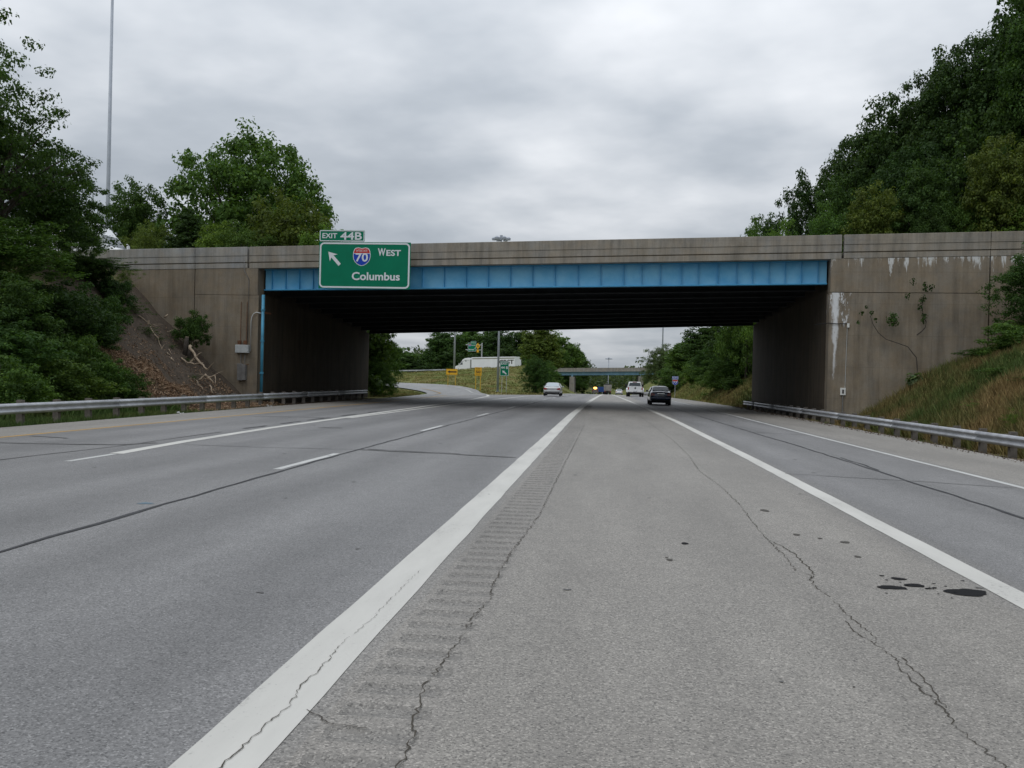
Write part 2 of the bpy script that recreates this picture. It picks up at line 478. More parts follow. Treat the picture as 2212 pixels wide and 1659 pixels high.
# ------------------------------------------------------------------ helpers
class MB:
    """collects faces and links them as ONE mesh object"""

    def __init__(s):
        s.v, s.f = [], []

    def add(s, vs, fs):
        o = len(s.v)
        s.v += [tuple(p) for p in vs]
        s.f += [tuple(i + o for i in f) for f in fs]
        return s

    def box(s, a, b):
        (x0, y0, z0), (x1, y1, z1) = a, b
        return s.add([(x0, y0, z0), (x1, y0, z0), (x1, y1, z0), (x0, y1, z0), (x0, y0, z1), (x1, y0, z1), (x1, y1, z1), (x0, y1, z1)],
                     [(0, 3, 2, 1), (4, 5, 6, 7), (0, 1, 5, 4), (1, 2, 6, 5), (2, 3, 7, 6), (3, 0, 4, 7)])

    def hexa(s, p):
        """8 corners: bottom 4 (ccw from above), top 4"""
        return s.add(p, [(0, 3, 2, 1), (4, 5, 6, 7), (0, 1, 5, 4), (1, 2, 6, 5), (2, 3, 7, 6), (3, 0, 4, 7)])

    def tube(s, path, r, seg=8, caps=True):
        path = [Vector(p) for p in path]
        rs = r if isinstance(r, (list, tuple)) else [r] * len(path)
        o = len(s.v)
        for i, p in enumerate(path):
            d = (path[min(i + 1, len(path) - 1)] - path[max(i - 1, 0)]).normalized()
            a = d.cross(Vector((0, 0, 1)))
            if a.length < 1e-3:
                a = Vector((1, 0, 0))
            a.normalize()
            b = d.cross(a)
            for k in range(seg):
                t = 2 * math.pi * k / seg
                s.v.append(tuple(p + (a * math.cos(t) + b * math.sin(t)) * rs[i]))
        for i in range(len(path) - 1):
            for k in range(seg):
                k2 = (k + 1) % seg
                s.f.append((o + i * seg + k, o + i * seg + k2, o + (i + 1) * seg + k2, o + (i + 1) * seg + k))
        if caps:
            s.f.append(tuple(o + k for k in range(seg)))
            e = o + (len(path) - 1) * seg
            s.f.append(tuple(e + k for k in range(seg - 1, -1, -1)))
        return s

    def prism(s, poly, y0, y1, axis='y'):
        """polygon in the xz plane (axis y), yz plane (axis x) or xy plane (axis z) pulled between two values"""
        def P(a, b, c):
            return {'y': (a, c, b), 'x': (c, a, b), 'z': (a, b, c)}[axis]
        n = len(poly)
        vs = [P(a, b, y0) for a, b in poly] + [P(a, b, y1) for a, b in poly]
        fs = [tuple(range(n)), tuple(range(2 * n - 1, n - 1, -1))]
        fs += [(i, (i + 1) % n, n + (i + 1) % n, n + i) for i in range(n)]
        return s.add(vs, fs)

    def mesh(s, name, m, smooth=False):
        me = bpy.data.meshes.new(name)
        me.from_pydata(s.v, [], s.f)
        me.materials.append(m)
        if smooth:
            me.polygons.foreach_set('use_smooth', [True] * len(me.polygons))
        me.validate()
        import bmesh
        bm = bmesh.new()
        bm.from_mesh(me)
        bmesh.ops.recalc_face_normals(bm, faces=bm.faces)
        bm.to_mesh(me)
        bm.free()
        return me

    def build(s, name, m, parent=None, smooth=False, bevel=0.0):
        return link(name, s.mesh(name, m, smooth), parent, bevel)


def link(name, me, parent=None, bevel=0.0):
    o = bpy.data.objects.new(name, me)
    COL.objects.link(o)
    o.parent = parent
    if bevel:
        b = o.modifiers.new('edge', 'BEVEL')
        b.width = bevel
        b.segments = 2
        b.limit_method = 'ANGLE'
        b.angle_limit = R(35)
    return o


def np_mesh(name, V, F, m, smooth=False):
    """V (n,3) float array, F (k,3|4) int array"""
    me = bpy.data.meshes.new(name)
    k = F.shape[1]
    me.vertices.add(len(V))
    me.vertices.foreach_set('co', np.ascontiguousarray(V, dtype=np.float32).ravel())
    me.loops.add(F.size)
    me.loops.foreach_set('vertex_index', np.ascontiguousarray(F, dtype=np.int32).ravel())
    me.polygons.add(len(F))
    me.polygons.foreach_set('loop_start', np.arange(0, F.size, k, dtype=np.int32))
    me.polygons.foreach_set('loop_total', np.full(len(F), k, dtype=np.int32))
    if smooth:
        me.polygons.foreach_set('use_smooth', np.ones(len(F), dtype=bool))
    me.materials.append(m)
    me.update()
    return me


def tag(o, label=None, cat=None, group=None, kind=None):
    for k, v in (('label', label), ('category', cat), ('group', group), ('kind', kind)):
        if v:
            o[k] = v
    return o


def empty(name, loc=(0, 0, 0), rz=0.0, label=None, cat=None, group=None):
    o = bpy.data.objects.new(name, None)
    COL.objects.link(o)
    o.location = loc
    o.rotation_euler = (0, 0, rz)
    return tag(o, label, cat, group)


def copy_tree(o, parent=None):
    c = o.copy()
    COL.objects.link(c)
    c.parent = parent
    for ch in list(o.children):
        copy_tree(ch, c)
    return c


def text_mesh(body, size, name, m, bold=0.0, align='CENTER', xs=1.0):
    cu = bpy.data.curves.new(name, 'FONT')
    cu.body = body
    cu.size = size
    cu.align_x = align
    cu.align_y = 'CENTER'
    cu.extrude = 0.004
    cu.offset = bold
    cu.resolution_u = 4
    o = bpy.data.objects.new(name, cu)
    COL.objects.link(o)
    dg = bpy.context.evaluated_depsgraph_get()
    dg.update()
    me = bpy.data.meshes.new_from_object(o.evaluated_get(dg))
    bpy.data.objects.remove(o)
    bpy.data.curves.remove(cu)
    me.name = name
    me.materials.clear()
    me.materials.append(m)
    # stand the text up in the xz plane, facing -y
    for v in me.vertices:
        x, y, z = v.co
        v.co = (x * xs, -z, y)
    return me


def text(body, size, m, parent, loc, bold=0.0, name='lettering', xs=1.0, align='CENTER'):
    o = link(name, text_mesh(body, size, name, m, bold, align, xs), parent)
    o.location = loc
    return o


def sm(a, b, x):
    t = np.clip((np.asarray(x, dtype=float) - a) / (b - a), 0, 1)
    return t * t * (3 - 2 * t)


def vnoise(x, y, seed=0, scale=1.0):
    """cheap smooth value noise on arrays"""
    x = np.asarray(x, float) * scale
    y = np.asarray(y, float) * scale
    xi, yi = np.floor(x).astype(np.int64), np.floor(y).astype(np.int64)
    fx, fy = x - xi, y - yi
    fx, fy = fx * fx * (3 - 2 * fx), fy * fy * (3 - 2 * fy)

    def h(a, b):
        k = (a * 374761393 + b * 668265263 + seed * 1442695041) & 0x7fffffff
        k = ((k ^ (k >> 13)) * 1274126177) & 0x7fffffff
        return (k ^ (k >> 16)) % 10007 / 10007.0
    return (h(xi, yi) * (1 - fx) + h(xi + 1, yi) * fx) * (1 - fy) + (h(xi, yi + 1) * (1 - fx) + h(xi + 1, yi + 1) * fx) * fy - 0.5


# ------------------------------------------------------------------ ground shape
def crest(Y):
    Y = np.asarray(Y, float)
    a = -5.0e-5 * np.clip(Y - 55, 0, 131) ** 2
    return a - 0.0131 * np.clip(Y - 186, 0, None)


def rampz(Y):
    Y = np.asarray(Y, float)
    return crest(np.minimum(Y, 110)) * (1 - sm(95, 135, Y)) + 0.6 * sm(98, 150, Y)


XL_Y = [-40, 0, 45, 67.5, 102, 115, 150, 200, 1500]
XL_X = [-15.3, -15.3, -16.4, -16.6, -13.1, -7.7, -7.0, -6.6, -6.6]
XR_Y = [-40, 20, 45, 70, 117, 200, 1500]
XR_X = [9.6, 9.6, 9.8, 9.8, 8.9, 7.4, 7.4]


def xl(Y): return np.interp(Y, XL_Y, XL_X)
def xr(Y): return np.interp(Y, XR_Y, XR_X)


def H(X, Y):
    """height of the bare ground"""
    X = np.asarray(X, float)
    Y = np.asarray(Y, float)
    X, Y = np.broadcast_arrays(X, Y)
    c = crest(Y)
    L, Rr = xl(Y), xr(Y)
    # right bank
    toe = np.interp(Y, [60, 80, 117, 200, 300], [12.1, 10.6, 9.6, 8.2, 8.2])
    slope = np.interp(Y, [60, 90], [0.62, 0.75])
    rise = np.minimum(slope * np.clip(X - toe, 0, None), 8.4)
    rise = rise + 0.22 * np.clip(X - toe - 13.5, 0, 70)
    rise = rise * np.interp(Y, [300, 420], [1, 0.35])
    zr = c - 0.24 * sm(0.0, 0.8, X - Rr) + rise
    # left bank in front of and under the overpass
    toeL = np.interp(Y, [0, 30, 50], [19.4, 19.6, 19.9])
    zl_near = c - 0.12 + np.minimum(0.92 * np.clip(-X - toeL, 0, None), 7.5) + 0.05 * np.clip(-X - 30, 0, 60)
    # left beyond the overpass: exit ramp, then a mown slope up to a higher road
    Yo = np.interp(X, [-200, -90, -58, -35.5, -24, -17.5, -14.6, -7], [190, 171, 163, 151, 139, 123, 108, 108])
    base = rampz(np.minimum(Y, Yo)) - 0.12
    t = np.clip((Y - Yo - 1.2) / (215 - Yo), 0, 1)
    ridge = np.interp(X, [-120, -45, -33, -18, -8], [2.2, 2.9, 3.9, 5.2, 5.6])
    zs = base + t ** 1.25 * (ridge - base) - 0.9 * sm(216, 234, Y)
    dm = np.clip(L - X, 0, None)
    wq = np.where(Y < 104, 1.0, sm(0, 13, dm))
    zl_far = np.where(dm > 0, (c - 0.12) * (1 - wq) + zs * wq, c - 0.12)
    fill = 7.5 - 0.42 * (Y - 79)
    fill = np.where(X < -20.6, fill - 6.0 * (1 - sm(20.6, 26, -X)), -9)
    zl_far = np.maximum(zl_far, fill)
    w2 = sm(73, 78, Y)
    zl = zl_near * (1 - w2) + zl_far * w2
    z = np.where(X > Rr, zr, np.where(X < L, zl, c - 0.14))
    # far valley side
    z = z + sm(380, 640, Y) * np.clip(0.0 - c, 0, None) + 0.05 * np.clip(np.abs(X) - 60, 0, 250) * sm(300, 600, Y)
    off = np.clip(np.maximum(X - Rr - 2.2, L - X - 2.2), 0, 3) / 3
    off = off * np.where((X < L) & (Y > 66) & (Y < Yo + 3), 0.0, 1.0)
    z = z + off * (0.6 * vnoise(X, Y, 3, 0.33) + 0.4 * vnoise(X, Y, 5, 0.9) + 0.18 * vnoise(X, Y, 6, 1.9) * (Y < 60))
    return z


def Hf(x, y): return float(H(x, y))


def axis(stops):
    out = []
    for (a, b, st) in stops:
        out += list(np.arange(a, b, st))
    out.append(stops[-1][1])
    return np.array(out)


gx = axis([(-420, -120, 15), (-120, -45, 3), (-45, -14, 0.6), (-14, 8, 2), (8, 26, 0.6), (26, 80, 3), (80, 420, 17)])
gy = axis([(-60, 14, 4), (14, 84, 0.8), (84, 260, 2.2), (260, 440, 6), (440, 1500, 30)])
GX, GY = np.meshgrid(gx, gy)
GZ = H(GX, GY)
nx, ny = len(gx), len(gy)
V = np.stack([GX.ravel(), GY.ravel(), GZ.ravel()], 1)
i = np.arange(nx - 1)[None, :] + nx * np.arange(ny - 1)[:, None]
F = np.stack([i, i + 1, i + 1 + nx, i + nx], -1).reshape(-1, 4)
gm = np_mesh('ground', V, F, M['ground'], True)
bare = gm.attributes.new('bare', 'FLOAT', 'POINT')
gxv, gyv = V[:, 0], V[:, 1]
wob = 1.6 * vnoise(gxv, gyv, 9, 0.5)
b1 = sm(37.5, 41, gyv + wob) * (1 - sm(51, 52, gyv)) * (1 - sm(27.0, 28.5, -gxv + wob)) * sm(17.6, 18.4, -gxv)       # bare bank by the left wing wall
b2 = sm(8.8, 9.4, gxv) * (1 - sm(10.6, 11.8, gxv + wob * 0.4)) * (1 - sm(72, 76, gyv))                                # grit along the right shoulder
b3 = sm(49, 50, gyv) * (1 - sm(68, 73, gyv))                                                                         # dry soil under the deck
bare.data.foreach_set('value', np.clip(np.maximum.reduce([b1, b2 * 0.8, b3]), 0, 1).astype(np.float32))
ground = link('ground', gm)
tag(ground, kind='structure')

# ------------------------------------------------------------------ road
BAND = (-1.25, -0.70)
RUM0, RUM1 = 1.0, 62.0
ry = sorted(set(list(np.arange(-30, 55, 5.0)) + list(np.arange(55, 260, 3.0)) + list(np.arange(260, 700, 12.0)) + [RUM0, RUM1, 67.5, 102.0, 115.0]))
rv, rf = [], []
for y in ry:
    z = float(crest(y))
    for x in (xl(y), -10.0, BAND[0], BAND[1], 3.2, float(xr(y))):
        rv.append((max(float(x), float(xl(y))), y, z))
for j in range(len(ry) - 1):
    for k in range(5):
        if k == 2 and RUM0 <= ry[j] < RUM1:
            continue
        a = j * 6 + k
        if abs(rv[a][0] - rv[a + 1][0]) < 1e-6 and abs(rv[a + 6][0] - rv[a + 7][0]) < 1e-6:
            continue
        rf.append((a, a + 1, a + 7, a + 6))
mb = MB()
mb.v, mb.f = rv, rf
# thickness at both pavement edges
for col in (0, 5):
    o = len(mb.v)
    for j, y in enumerate(ry):
        x, _, z = rv[j * 6 + col]
        mb.v.append((x + (-0.15 if col == 0 else 0.15), y, z - 0.22))
    for j in range(len(ry) - 1):
        mb.f.append((j * 6 + col, (j + 1) * 6 + col, o + j + 1, o + j))
road = mb.build('road', M['asphalt'])
tag(road, kind='structure')

# milled rumble strip: real grooves sunk in the pavement
mb = MB()
xs = [BAND[0], -1.205, -1.165, -0.815, -0.775, BAND[1]]
rows = []
y = RUM0
rows.append((y, 0.0))
yy = RUM0 + 0.12
while yy < RUM1 - 0.3:
    for d, q in ((0.0, 0.0), (0.03, 0.65), (0.085, 1.0), (0.14, 0.65), (0.17, 0.0)):
        rows.append((yy + d, q))
    yy += 0.305
rows.append((RUM1, 0.0))
for (y, q) in rows:
    z = float(crest(y))
    j = random.uniform(-0.012, 0.012)
    for k, x in enumerate(xs):
        mb.v.append((x + (j if 0 < k < 5 else 0), y, z - (0.019 * q if k in (2, 3) else 0.0)))
for a in range(len(rows) - 1):
    for k in range(5):
        mb.f.append((a * 6 + k, a * 6 + k + 1, a * 6 + k + 7, a * 6 + k + 6))
rum = mb.build('rumble_strip', M['groove'], road)
rum.data.materials.append(M['milled'])
for p_ in rum.data.polygons:
    if min(rum.data.vertices[v].co.z - float(crest(rum.data.vertices[v].co.y)) for v in p_.vertices) < -0.006:
        p_.material_index = 1


def ribbon(name, pts, w, m, dz=0.004, parent=None, step=2.0, zf=None, jag=0.0, broken=False):
    """flat strip lying on the pavement along pts [(x, y)], width w or per-point widths"""
    P = [Vector((p[0], p[1])) for p in pts]
    Wd = list(w) if isinstance(w, (list, tuple)) else [w] * len(P)
    Q, Wq = [], []
    for a in range(len(P) - 1):
        n = max(1, int((P[a + 1] - P[a]).length / step))
        for k in range(n):
            t = k / n
            Q.append(P[a].lerp(P[a + 1], t)); Wq.append(Wd[a] * (1 - t) + Wd[a + 1] * t)
    Q.append(P[-1]); Wq.append(Wd[-1])
    mb = MB()
    for a, p in enumerate(Q):
        d = (Q[min(a + 1, len(Q) - 1)] - Q[max(a - 1, 0)]).normalized()
        nrm = Vector((-d.y, d.x))
        if broken:
            hold = 0.75 * hold + 0.25 * random.uniform(-0.5, 2.1) if a else 1.0
            Wq[a] *= max(0.05, min(1.2, hold + random.uniform(-0.45, 0.35)))
        for sgn in (-1, 1):
            q = p + nrm * sgn * (Wq[a] / 2 + (random.uniform(-jag, jag) if jag else 0))
            z = float(crest(q.y)) if zf is None else zf(q.x, q.y)
            mb.v.append((q.x, q.y, z + dz))
    for a in range(len(Q) - 1):
        mb.f.append((2 * a, 2 * a + 1, 2 * a + 3, 2 * a + 2))
    return mb.build(name, m, parent or road)


def wiggle(pts, amp, step, seed):
    """crack path: dense, jagged"""
    r = random.Random(seed)
    out = []
    for a in range(len(pts) - 1):
        p, q = Vector(pts[a]), Vector(pts[a + 1])
        n = max(1, int((q - p).length / step))
        for k in range(n):
            t = k / n
            s = 1.0 if (a or k) else 0.0
            out.append(p.lerp(q, t) + Vector((r.uniform(-amp, amp), r.uniform(-amp, amp) * 0.6)) * s)
    out.append(Vector(pts[-1]))
    return [(p.x, p.y) for p in out]


ribbon('gore_line', [(-1.52, -10), (-1.52, 20), (-1.50, 45), (-1.25, 70), (-0.85, 103), (-0.35, 150), (0.2, 220)], 0.35, M['white_paint'], jag=0.006, step=0.6)
ribbon('gore_line', [(3.20, -10), (3.20, 20), (3.05, 40), (2.62, 60), (2.0, 95), (1.55, 130), (0.9, 220)], 0.25, M['white_paint'], jag=0.006, step=0.6)
ribbon('edge_line', [(6.95, -10), (6.93, 16), (6.84, 31), (6.75, 55), (6.6, 90), (6.2, 130), (5.6, 200)], 0.13, M['thin_white'], jag=0.006, step=0.6)
ribbon('exit_lane_line', [(-9.22, 16.6), (-9.5, 20), (-9.78, 26), (-9.95, 48), (-10.3, 70), (-11.4, 90), (-13.0, 101.5)], 0.28, M['white_paint'], jag=0.008, step=0.8)
ribbon('exit_lane_line', [(-9.6, 34), (-9.35, 48), (-8.9, 70), (-8.3, 95), (-7.35, 116), (-6.6, 150), (-6.2, 200)], 0.22, M['white_paint'], jag=0.008, step=0.8)
ribbon('lane_dash', [(-9.15, 14.9), (-9.2, 16.5)], 0.13, M['thin_white'])
for k in range(12):
    y0 = 14.8 + 12.15 * k
    x0 = -5.40 + 0.012 * max(0, y0 - 45)
    ribbon('lane_dash', [(x0, y0), (x0 + 0.02, y0 + 3.4)], 0.14, M['thin_white'], jag=0.008, step=0.5)
ribbon('yellow_edge_line', [(-13.55, -10), (-13.62, 19.5), (-13.83, 46.6), (-14.0, 60), (-14.6, 75), (-15.6, 90)], 0.13, M['yellow_paint'], jag=0.01, step=0.6)
# sealed joints and cracks
ribbon('sealed_joint', wiggle([(-5.13, -10), (-5.13, 7.4), (-5.20, 12), (-5.25, 18), (-5.22, 30), (-5.1, 45), (-4.9, 70), (-4.4, 120)], 0.018, 0.7, 1), 0.055, M['crack_seal'], 0.007, jag=0.012)
ribbon('sealed_joint', wiggle([(-10.3, -10), (-10.3, 14.8), (-10.11, 18.3), (-10.22, 23.7)], 0.03, 0.8, 2), 0.05, M['tar_faint'], 0.007, jag=0.012)
for a, b in ((25.5, 27.2), (28.6, 30.4), (31.2, 33.6), (35.4, 37.4), (39.5, 41.0)):
    ribbon('sealed_joint', wiggle([(-10.32, a), (-10.28, b)], 0.05, 0.5, int(a)), 0.12, M['crack_seal'], 0.007, jag=0.03)
ribbon('sealed_joint', wiggle([(5.24, 2), (5.27, 13.8), (5.24, 18.2), (5.21, 24.4), (4.99, 33.2), (4.82, 41.8), (4.5, 60)], 0.025, 0.6, 3), 0.05, M['crack_seal'], 0.007, jag=0.014)
ribbon('sealed_joint', wiggle([(5.34, 18.4), (5.37, 19.5), (5.35, 21.4)], 0.02, 0.3, 4), 0.04, M['crack_seal'], 0.007, jag=0.01)
ribbon('sealed_crack', wiggle([(3.3, 17.04), (4.58, 16.66), (5.26, 16.48), (5.99, 16.2), (6.8, 15.85)], 0.03, 0.3, 5), 0.045, M['tar_faint'], 0.009, jag=0.012)
ribbon('sealed_crack', wiggle([(4.9, 31.9), (5.36, 31.8), (6.65, 30.95)], 0.04, 0.3, 6), 0.06, M['tar_faint'], 0.009, jag=0.015)
ribbon('sealed_crack', wiggle([(-9.12, 19.2), (-7.19, 19.14), (-5.17, 19.31)], 0.03, 0.4, 7), 0.05, M['tar_faint'], 0.009, jag=0.015)
ribbon('sealed_crack', wiggle([(-5.17, 19.31), (-3.43, 19.03), (-1.75, 18.6)], 0.04, 0.3, 8), 0.11, M['tar_faint'], 0.009, jag=0.03)
ribbon('sealed_crack', wiggle([(-5.1, 19.55), (-3.9, 19.3), (-3.0, 19.1)], 0.04, 0.3, 9), 0.07, M['tar_faint'], 0.009, jag=0.02)
ribbon('sealed_crack', wiggle([(-13.4, 18.0), (-11.65, 18.24), (-10.25, 18.57), (-9.83, 19.4)], 0.04, 0.3, 10), 0.13, M['tar_faint'], 0.009, jag=0.03)
ribbon('sealed_crack', wiggle([(-13.33, 20.25), (-12.22, 19.88)], 0.05, 0.2, 11), 0.09, M['tar_faint'], 0.009, jag=0.04)
ribbon('sealed_crack', wiggle([(-13.0, 33.0), (-11.2, 33.4), (-10.0, 33.2)], 0.1, 0.3, 15), 0.14, M['tar_faint'], 0.009, jag=0.05)
ribbon('sealed_crack', wiggle([(-8.6, 27.0), (-7.9, 27.2)], 0.05, 0.2, 16), 0.16, M['tar_faint'], 0.009, jag=0.06)
CR = [(1.72, 2.6), (1.71, 4.05), (1.70, 4.32), (1.68, 4.43), (1.71, 4.8), (1.70, 5.22), (1.73, 5.58), (1.71, 5.9), (1.76, 6.04), (1.73, 6.36), (1.72, 6.62), (1.74, 7.09), (1.70, 7.54), (1.76, 7.93), (1.68, 8.07),
      (1.71, 8.98), (1.71, 9.99), (1.82, 12.33), (1.84, 14.61), (1.76, 17.11), (1.9, 20.6), (1.95, 26), (1.85, 34), (1.7, 45)]
ribbon('open_crack', wiggle(CR, 0.017, 0.032, 21), 0.0075, M['crack'], 0.004, jag=0.0012, step=0.035, broken=True)
ribbon('open_crack', wiggle([(1.75, 9.52), (1.82, 8.9), (1.82, 8.27), (1.80, 7.94), (1.74, 7.8)], 0.014, 0.05, 22), 0.009, M['crack'], 0.004, jag=0.0012, step=0.035, broken=True)
ribbon('open_crack', wiggle([(1.66, 6.4), (1.66, 6.07), (1.70, 5.9)], 0.012, 0.04, 23), 0.011, M['crack'], 0.004, jag=0.0012, step=0.035, broken=True)
ribbon('open_crack', wiggle([(1.78, 5.6), (1.77, 5.1), (1.73, 4.75)], 0.012, 0.04, 25), 0.008, M['crack'], 0.004, jag=0.0012, step=0.035, broken=True)
ribbon('open_crack', wiggle([(2.3, 5.1), (2.36, 4.5), (2.33, 4.1)], 0.015, 0.05, 26), 0.007, M['crack'], 0.004, jag=0.0012, step=0.035, broken=True)
RC = [(-0.79, 2.4), (-0.79, 3.76), (-0.79, 3.88), (-0.84, 4.22), (-0.88, 4.63), (-0.85, 5.02), (-0.83, 5.52), (-0.83, 6.0), (-0.79, 6.52), (-0.83, 7.55), (-0.80, 8.61), (-0.72, 10.88), (-0.73, 14.71), (-0.72, 20), (-0.7, 34)]
ribbon('open_crack', wiggle(RC, 0.018, 0.032, 31), 0.0085, M['crack'], 0.005, jag=0.0012, step=0.035, broken=True)
LC = [(-1.50, 2.2), (-1.49, 3.55), (-1.48, 3.81), (-1.47, 4.03), (-1.45, 4.21), (-1.49, 4.49), (-1.48, 4.75), (-1.50, 5.25), (-1.47, 5.82), (-1.47, 6.32), (-1.47, 7.41)]
for a in range(len(LC) - 1):
    wd = 0.0075 - 0.0006 * a
    ribbon('open_crack', wiggle([LC[a], LC[a + 1]], 0.011, 0.028, 40 + a), wd, M['crack'], 0.009, jag=0.0012, step=0.035, broken=True)
ribbon('open_crack', wiggle([(-1.36, 4.2), (-1.2, 4.05), (-1.02, 4.02)], 0.012, 0.03, 60), 0.006, M['crack'], 0.006, jag=0.0012, step=0.035, broken=True)


def blot(name, x, y, rx, ry_, m, seed, n=26, rough=0.18, dz=0.005):
    r = random.Random(seed)
    mb = MB()
    ph = [r.uniform(0, 6.28) for _ in range(3)]
    ring = []
    for k in range(n):
        t = 2 * math.pi * k / n
        q = 1 + rough * (math.sin(2 * t + ph[0]) * 0.6 + math.sin(3 * t + ph[1]) * 0.5 + math.sin(7 * t + ph[2]) * 0.25) + r.uniform(-0.05, 0.05)
        ring.append((x + rx * q * math.cos(t), y + ry_ * q * math.sin(t), float(crest(y)) + dz))
    mb.v = ring
    mb.f = [tuple(range(n))]
    return mb.build(name, m, road)


for k, (x, y, a, b) in enumerate(((2.31, 7.56, 0.105, 0.07), (2.475, 7.92, 0.06, 0.045), (2.525, 7.68, 0.075, 0.065), (2.60, 7.58, 0.03, 0.02), (2.86, 7.50, 0.165, 0.125),
                                   (0.83, 9.21, 0.036, 0.05), (0.62, 8.32, 0.032, 0.04), (0.60, 8.42, 0.014, 0.02), (2.49, 9.68, 0.045, 0.06), (2.40, 8.88, 0.026, 0.05),
                                   (2.28, 9.86, 0.026, 0.035), (2.08, 10.05, 0.04, 0.05), (2.06, 11.9, 0.05, 0.10), (2.66, 7.62, 0.02, 0.02), (2.37, 8.02, 0.02, 0.02), (1.35, 5.0, 0.008, 0.008))):
    blot('oil_stain', x, y, a, b, M['oil'] if k < 6 or k in (13, 14) else M['oil_faint'], 100 + k)
for k in range(16):
    r = random.Random(700 + k)
    blot('oil_stain', 2.62 + r.gauss(0, 0.28), 7.66 + r.gauss(0, 0.22), r.uniform(0.006, 0.016), r.uniform(0.008, 0.018), M['oil'], 750 + k, n=10, rough=0.3)
for k in range(46):
    r = random.Random(900 + k)
    x, y = r.uniform(-12, 6.5), r.uniform(3.6, 30)
    s_ = r.uniform(0.006, 0.014) * (1 + y * 0.10)
    blot('tar_spot', x, y, s_ * 1.3, s_, M['tar_faint'], 1000 + k, n=10, rough=0.3)
blot('blue_scrap_smear', -5.42, 10.46, 0.11, 0.05, M['scrap_blue'], 77, n=14, rough=0.4)

# exit ramp curving away to the left
inn = [(-16.6, 67.6), (-17.2, 80), (-18.4, 93), (-20.2, 103), (-23.4, 113), (-29.7, 125), (-40, 136), (-60, 147), (-100, 158)]
out = [(-16.55, 67.7), (-15.33, 80), (-14.01, 93), (-13.1, 102), (-14.6, 108.5), (-17.5, 122), (-24, 138), (-35.5, 150), (-58, 161.5), (-100, 173)]


def dense(pts, n):
    """Catmull-Rom resample"""
    P = [Vector(p) for p in pts]
    res = []
    for k in range(n):
        t = k / (n - 1) * (len(P) - 1)
        a = min(int(t), len(P) - 2)
        f = t - a
        p0, p1, p2, p3 = P[max(a - 1, 0)], P[a], P[a + 1], P[min(a + 2, len(P) - 1)]
        res.append(0.5 * ((2 * p1) + (p2 - p0) * f + (2 * p0 - 5 * p1 + 4 * p2 - p3) * f * f + (3 * p1 - p0 - 3 * p2 + p3) * f ** 3))
    return res


A_, B_ = dense(inn, 60), dense(out, 60)
mb = MB()
for a, b in zip(A_, B_):
    for q in (0.0, 0.25, 0.5, 0.75, 1.0):
        p = a.lerp(b, q)
        mb.v.append((p.x, p.y, float(rampz(p.y)) + (0.006 if p.y > 103 else 0.0) + 0.12 * q * float(sm(105, 140, p.y))))
for k in range(59):
    for q in range(4):
        mb.f.append((k * 5 + q, k * 5 + q + 1, k * 5 + q + 6, k * 5 + q + 5))
exit_ramp = mb.build('exit_ramp', M['ramp_asphalt'], smooth=True)
tag(exit_ramp, kind='structure')
zr_ = lambda x, y: float(rampz(y)) + 0.12 * float(sm(105, 140, y))
ribbon('ramp_edge_line', [tuple(b.lerp(a, 0.16)) for a, b in zip(A_[22:], B_[22:])], 0.16, M['thin_white'], 0.03, exit_ramp, 4, zr_)
ribbon('ramp_yellow_line', [tuple(a.lerp(b, 0.22)) for a, b in zip(A_[14:34], B_[14:34])], 0.14, M['yellow_paint'], 0.03, exit_ramp, 4, lambda x, y: float(rampz(y)) + 0.02)

# ------------------------------------------------------------------ the overpass
SA, SB = Vector((-19.5, 50.0)), Vector((11.2, 47.8))
UD = (SB - SA).normalized()
ND = Vector((-UD.y, UD.x))
SPAN = (SB - SA).length
PHI = math.atan2(UD.y, UD.x)
bridge = empty('highway_overpass', (SA.x, SA.y, 0), PHI, 'wide concrete overpass with chalky blue steel girders spanning all the lanes', 'overpass')
DEPTH = 24.6          # near face to far face


def zpar(s): return 8.755 + 0.0178 * (s + 0.7)          # parapet top
def zgb(s, q=0.0):                                      # girder underside; q 0 near .. 1 far
    n = 6.35 + (6.88 - 6.35) * s / SPAN
    f = 5.13 + (6.22 - 5.13) * s / SPAN
    return n + (f - n) * q


def sbox(mb, s0, s1, t0, t1, za, zb):
    """box in the overpass frame whose bottom/top heights may vary along s (za, zb: numbers or functions of s)"""
    fa = za if callable(za) else (lambda s: za)
    fb = zb if callable(zb) else (lambda s: zb)
    q = lambda t: SKEW * max(t - 0.9, 0)
    return mb.hexa([(s0 - q(t0), t0, fa(s0)), (s1 - q(t0), t0, fa(s1)), (s1 - q(t1), t1, fa(s1)), (s0 - q(t1), t1, fa(s0)),
                    (s0 - q(t0), t0, fb(s0)), (s1 - q(t0), t0, fb(s1)), (s1 - q(t1), t1, fb(s1)), (s0 - q(t1), t1, fb(s0))])


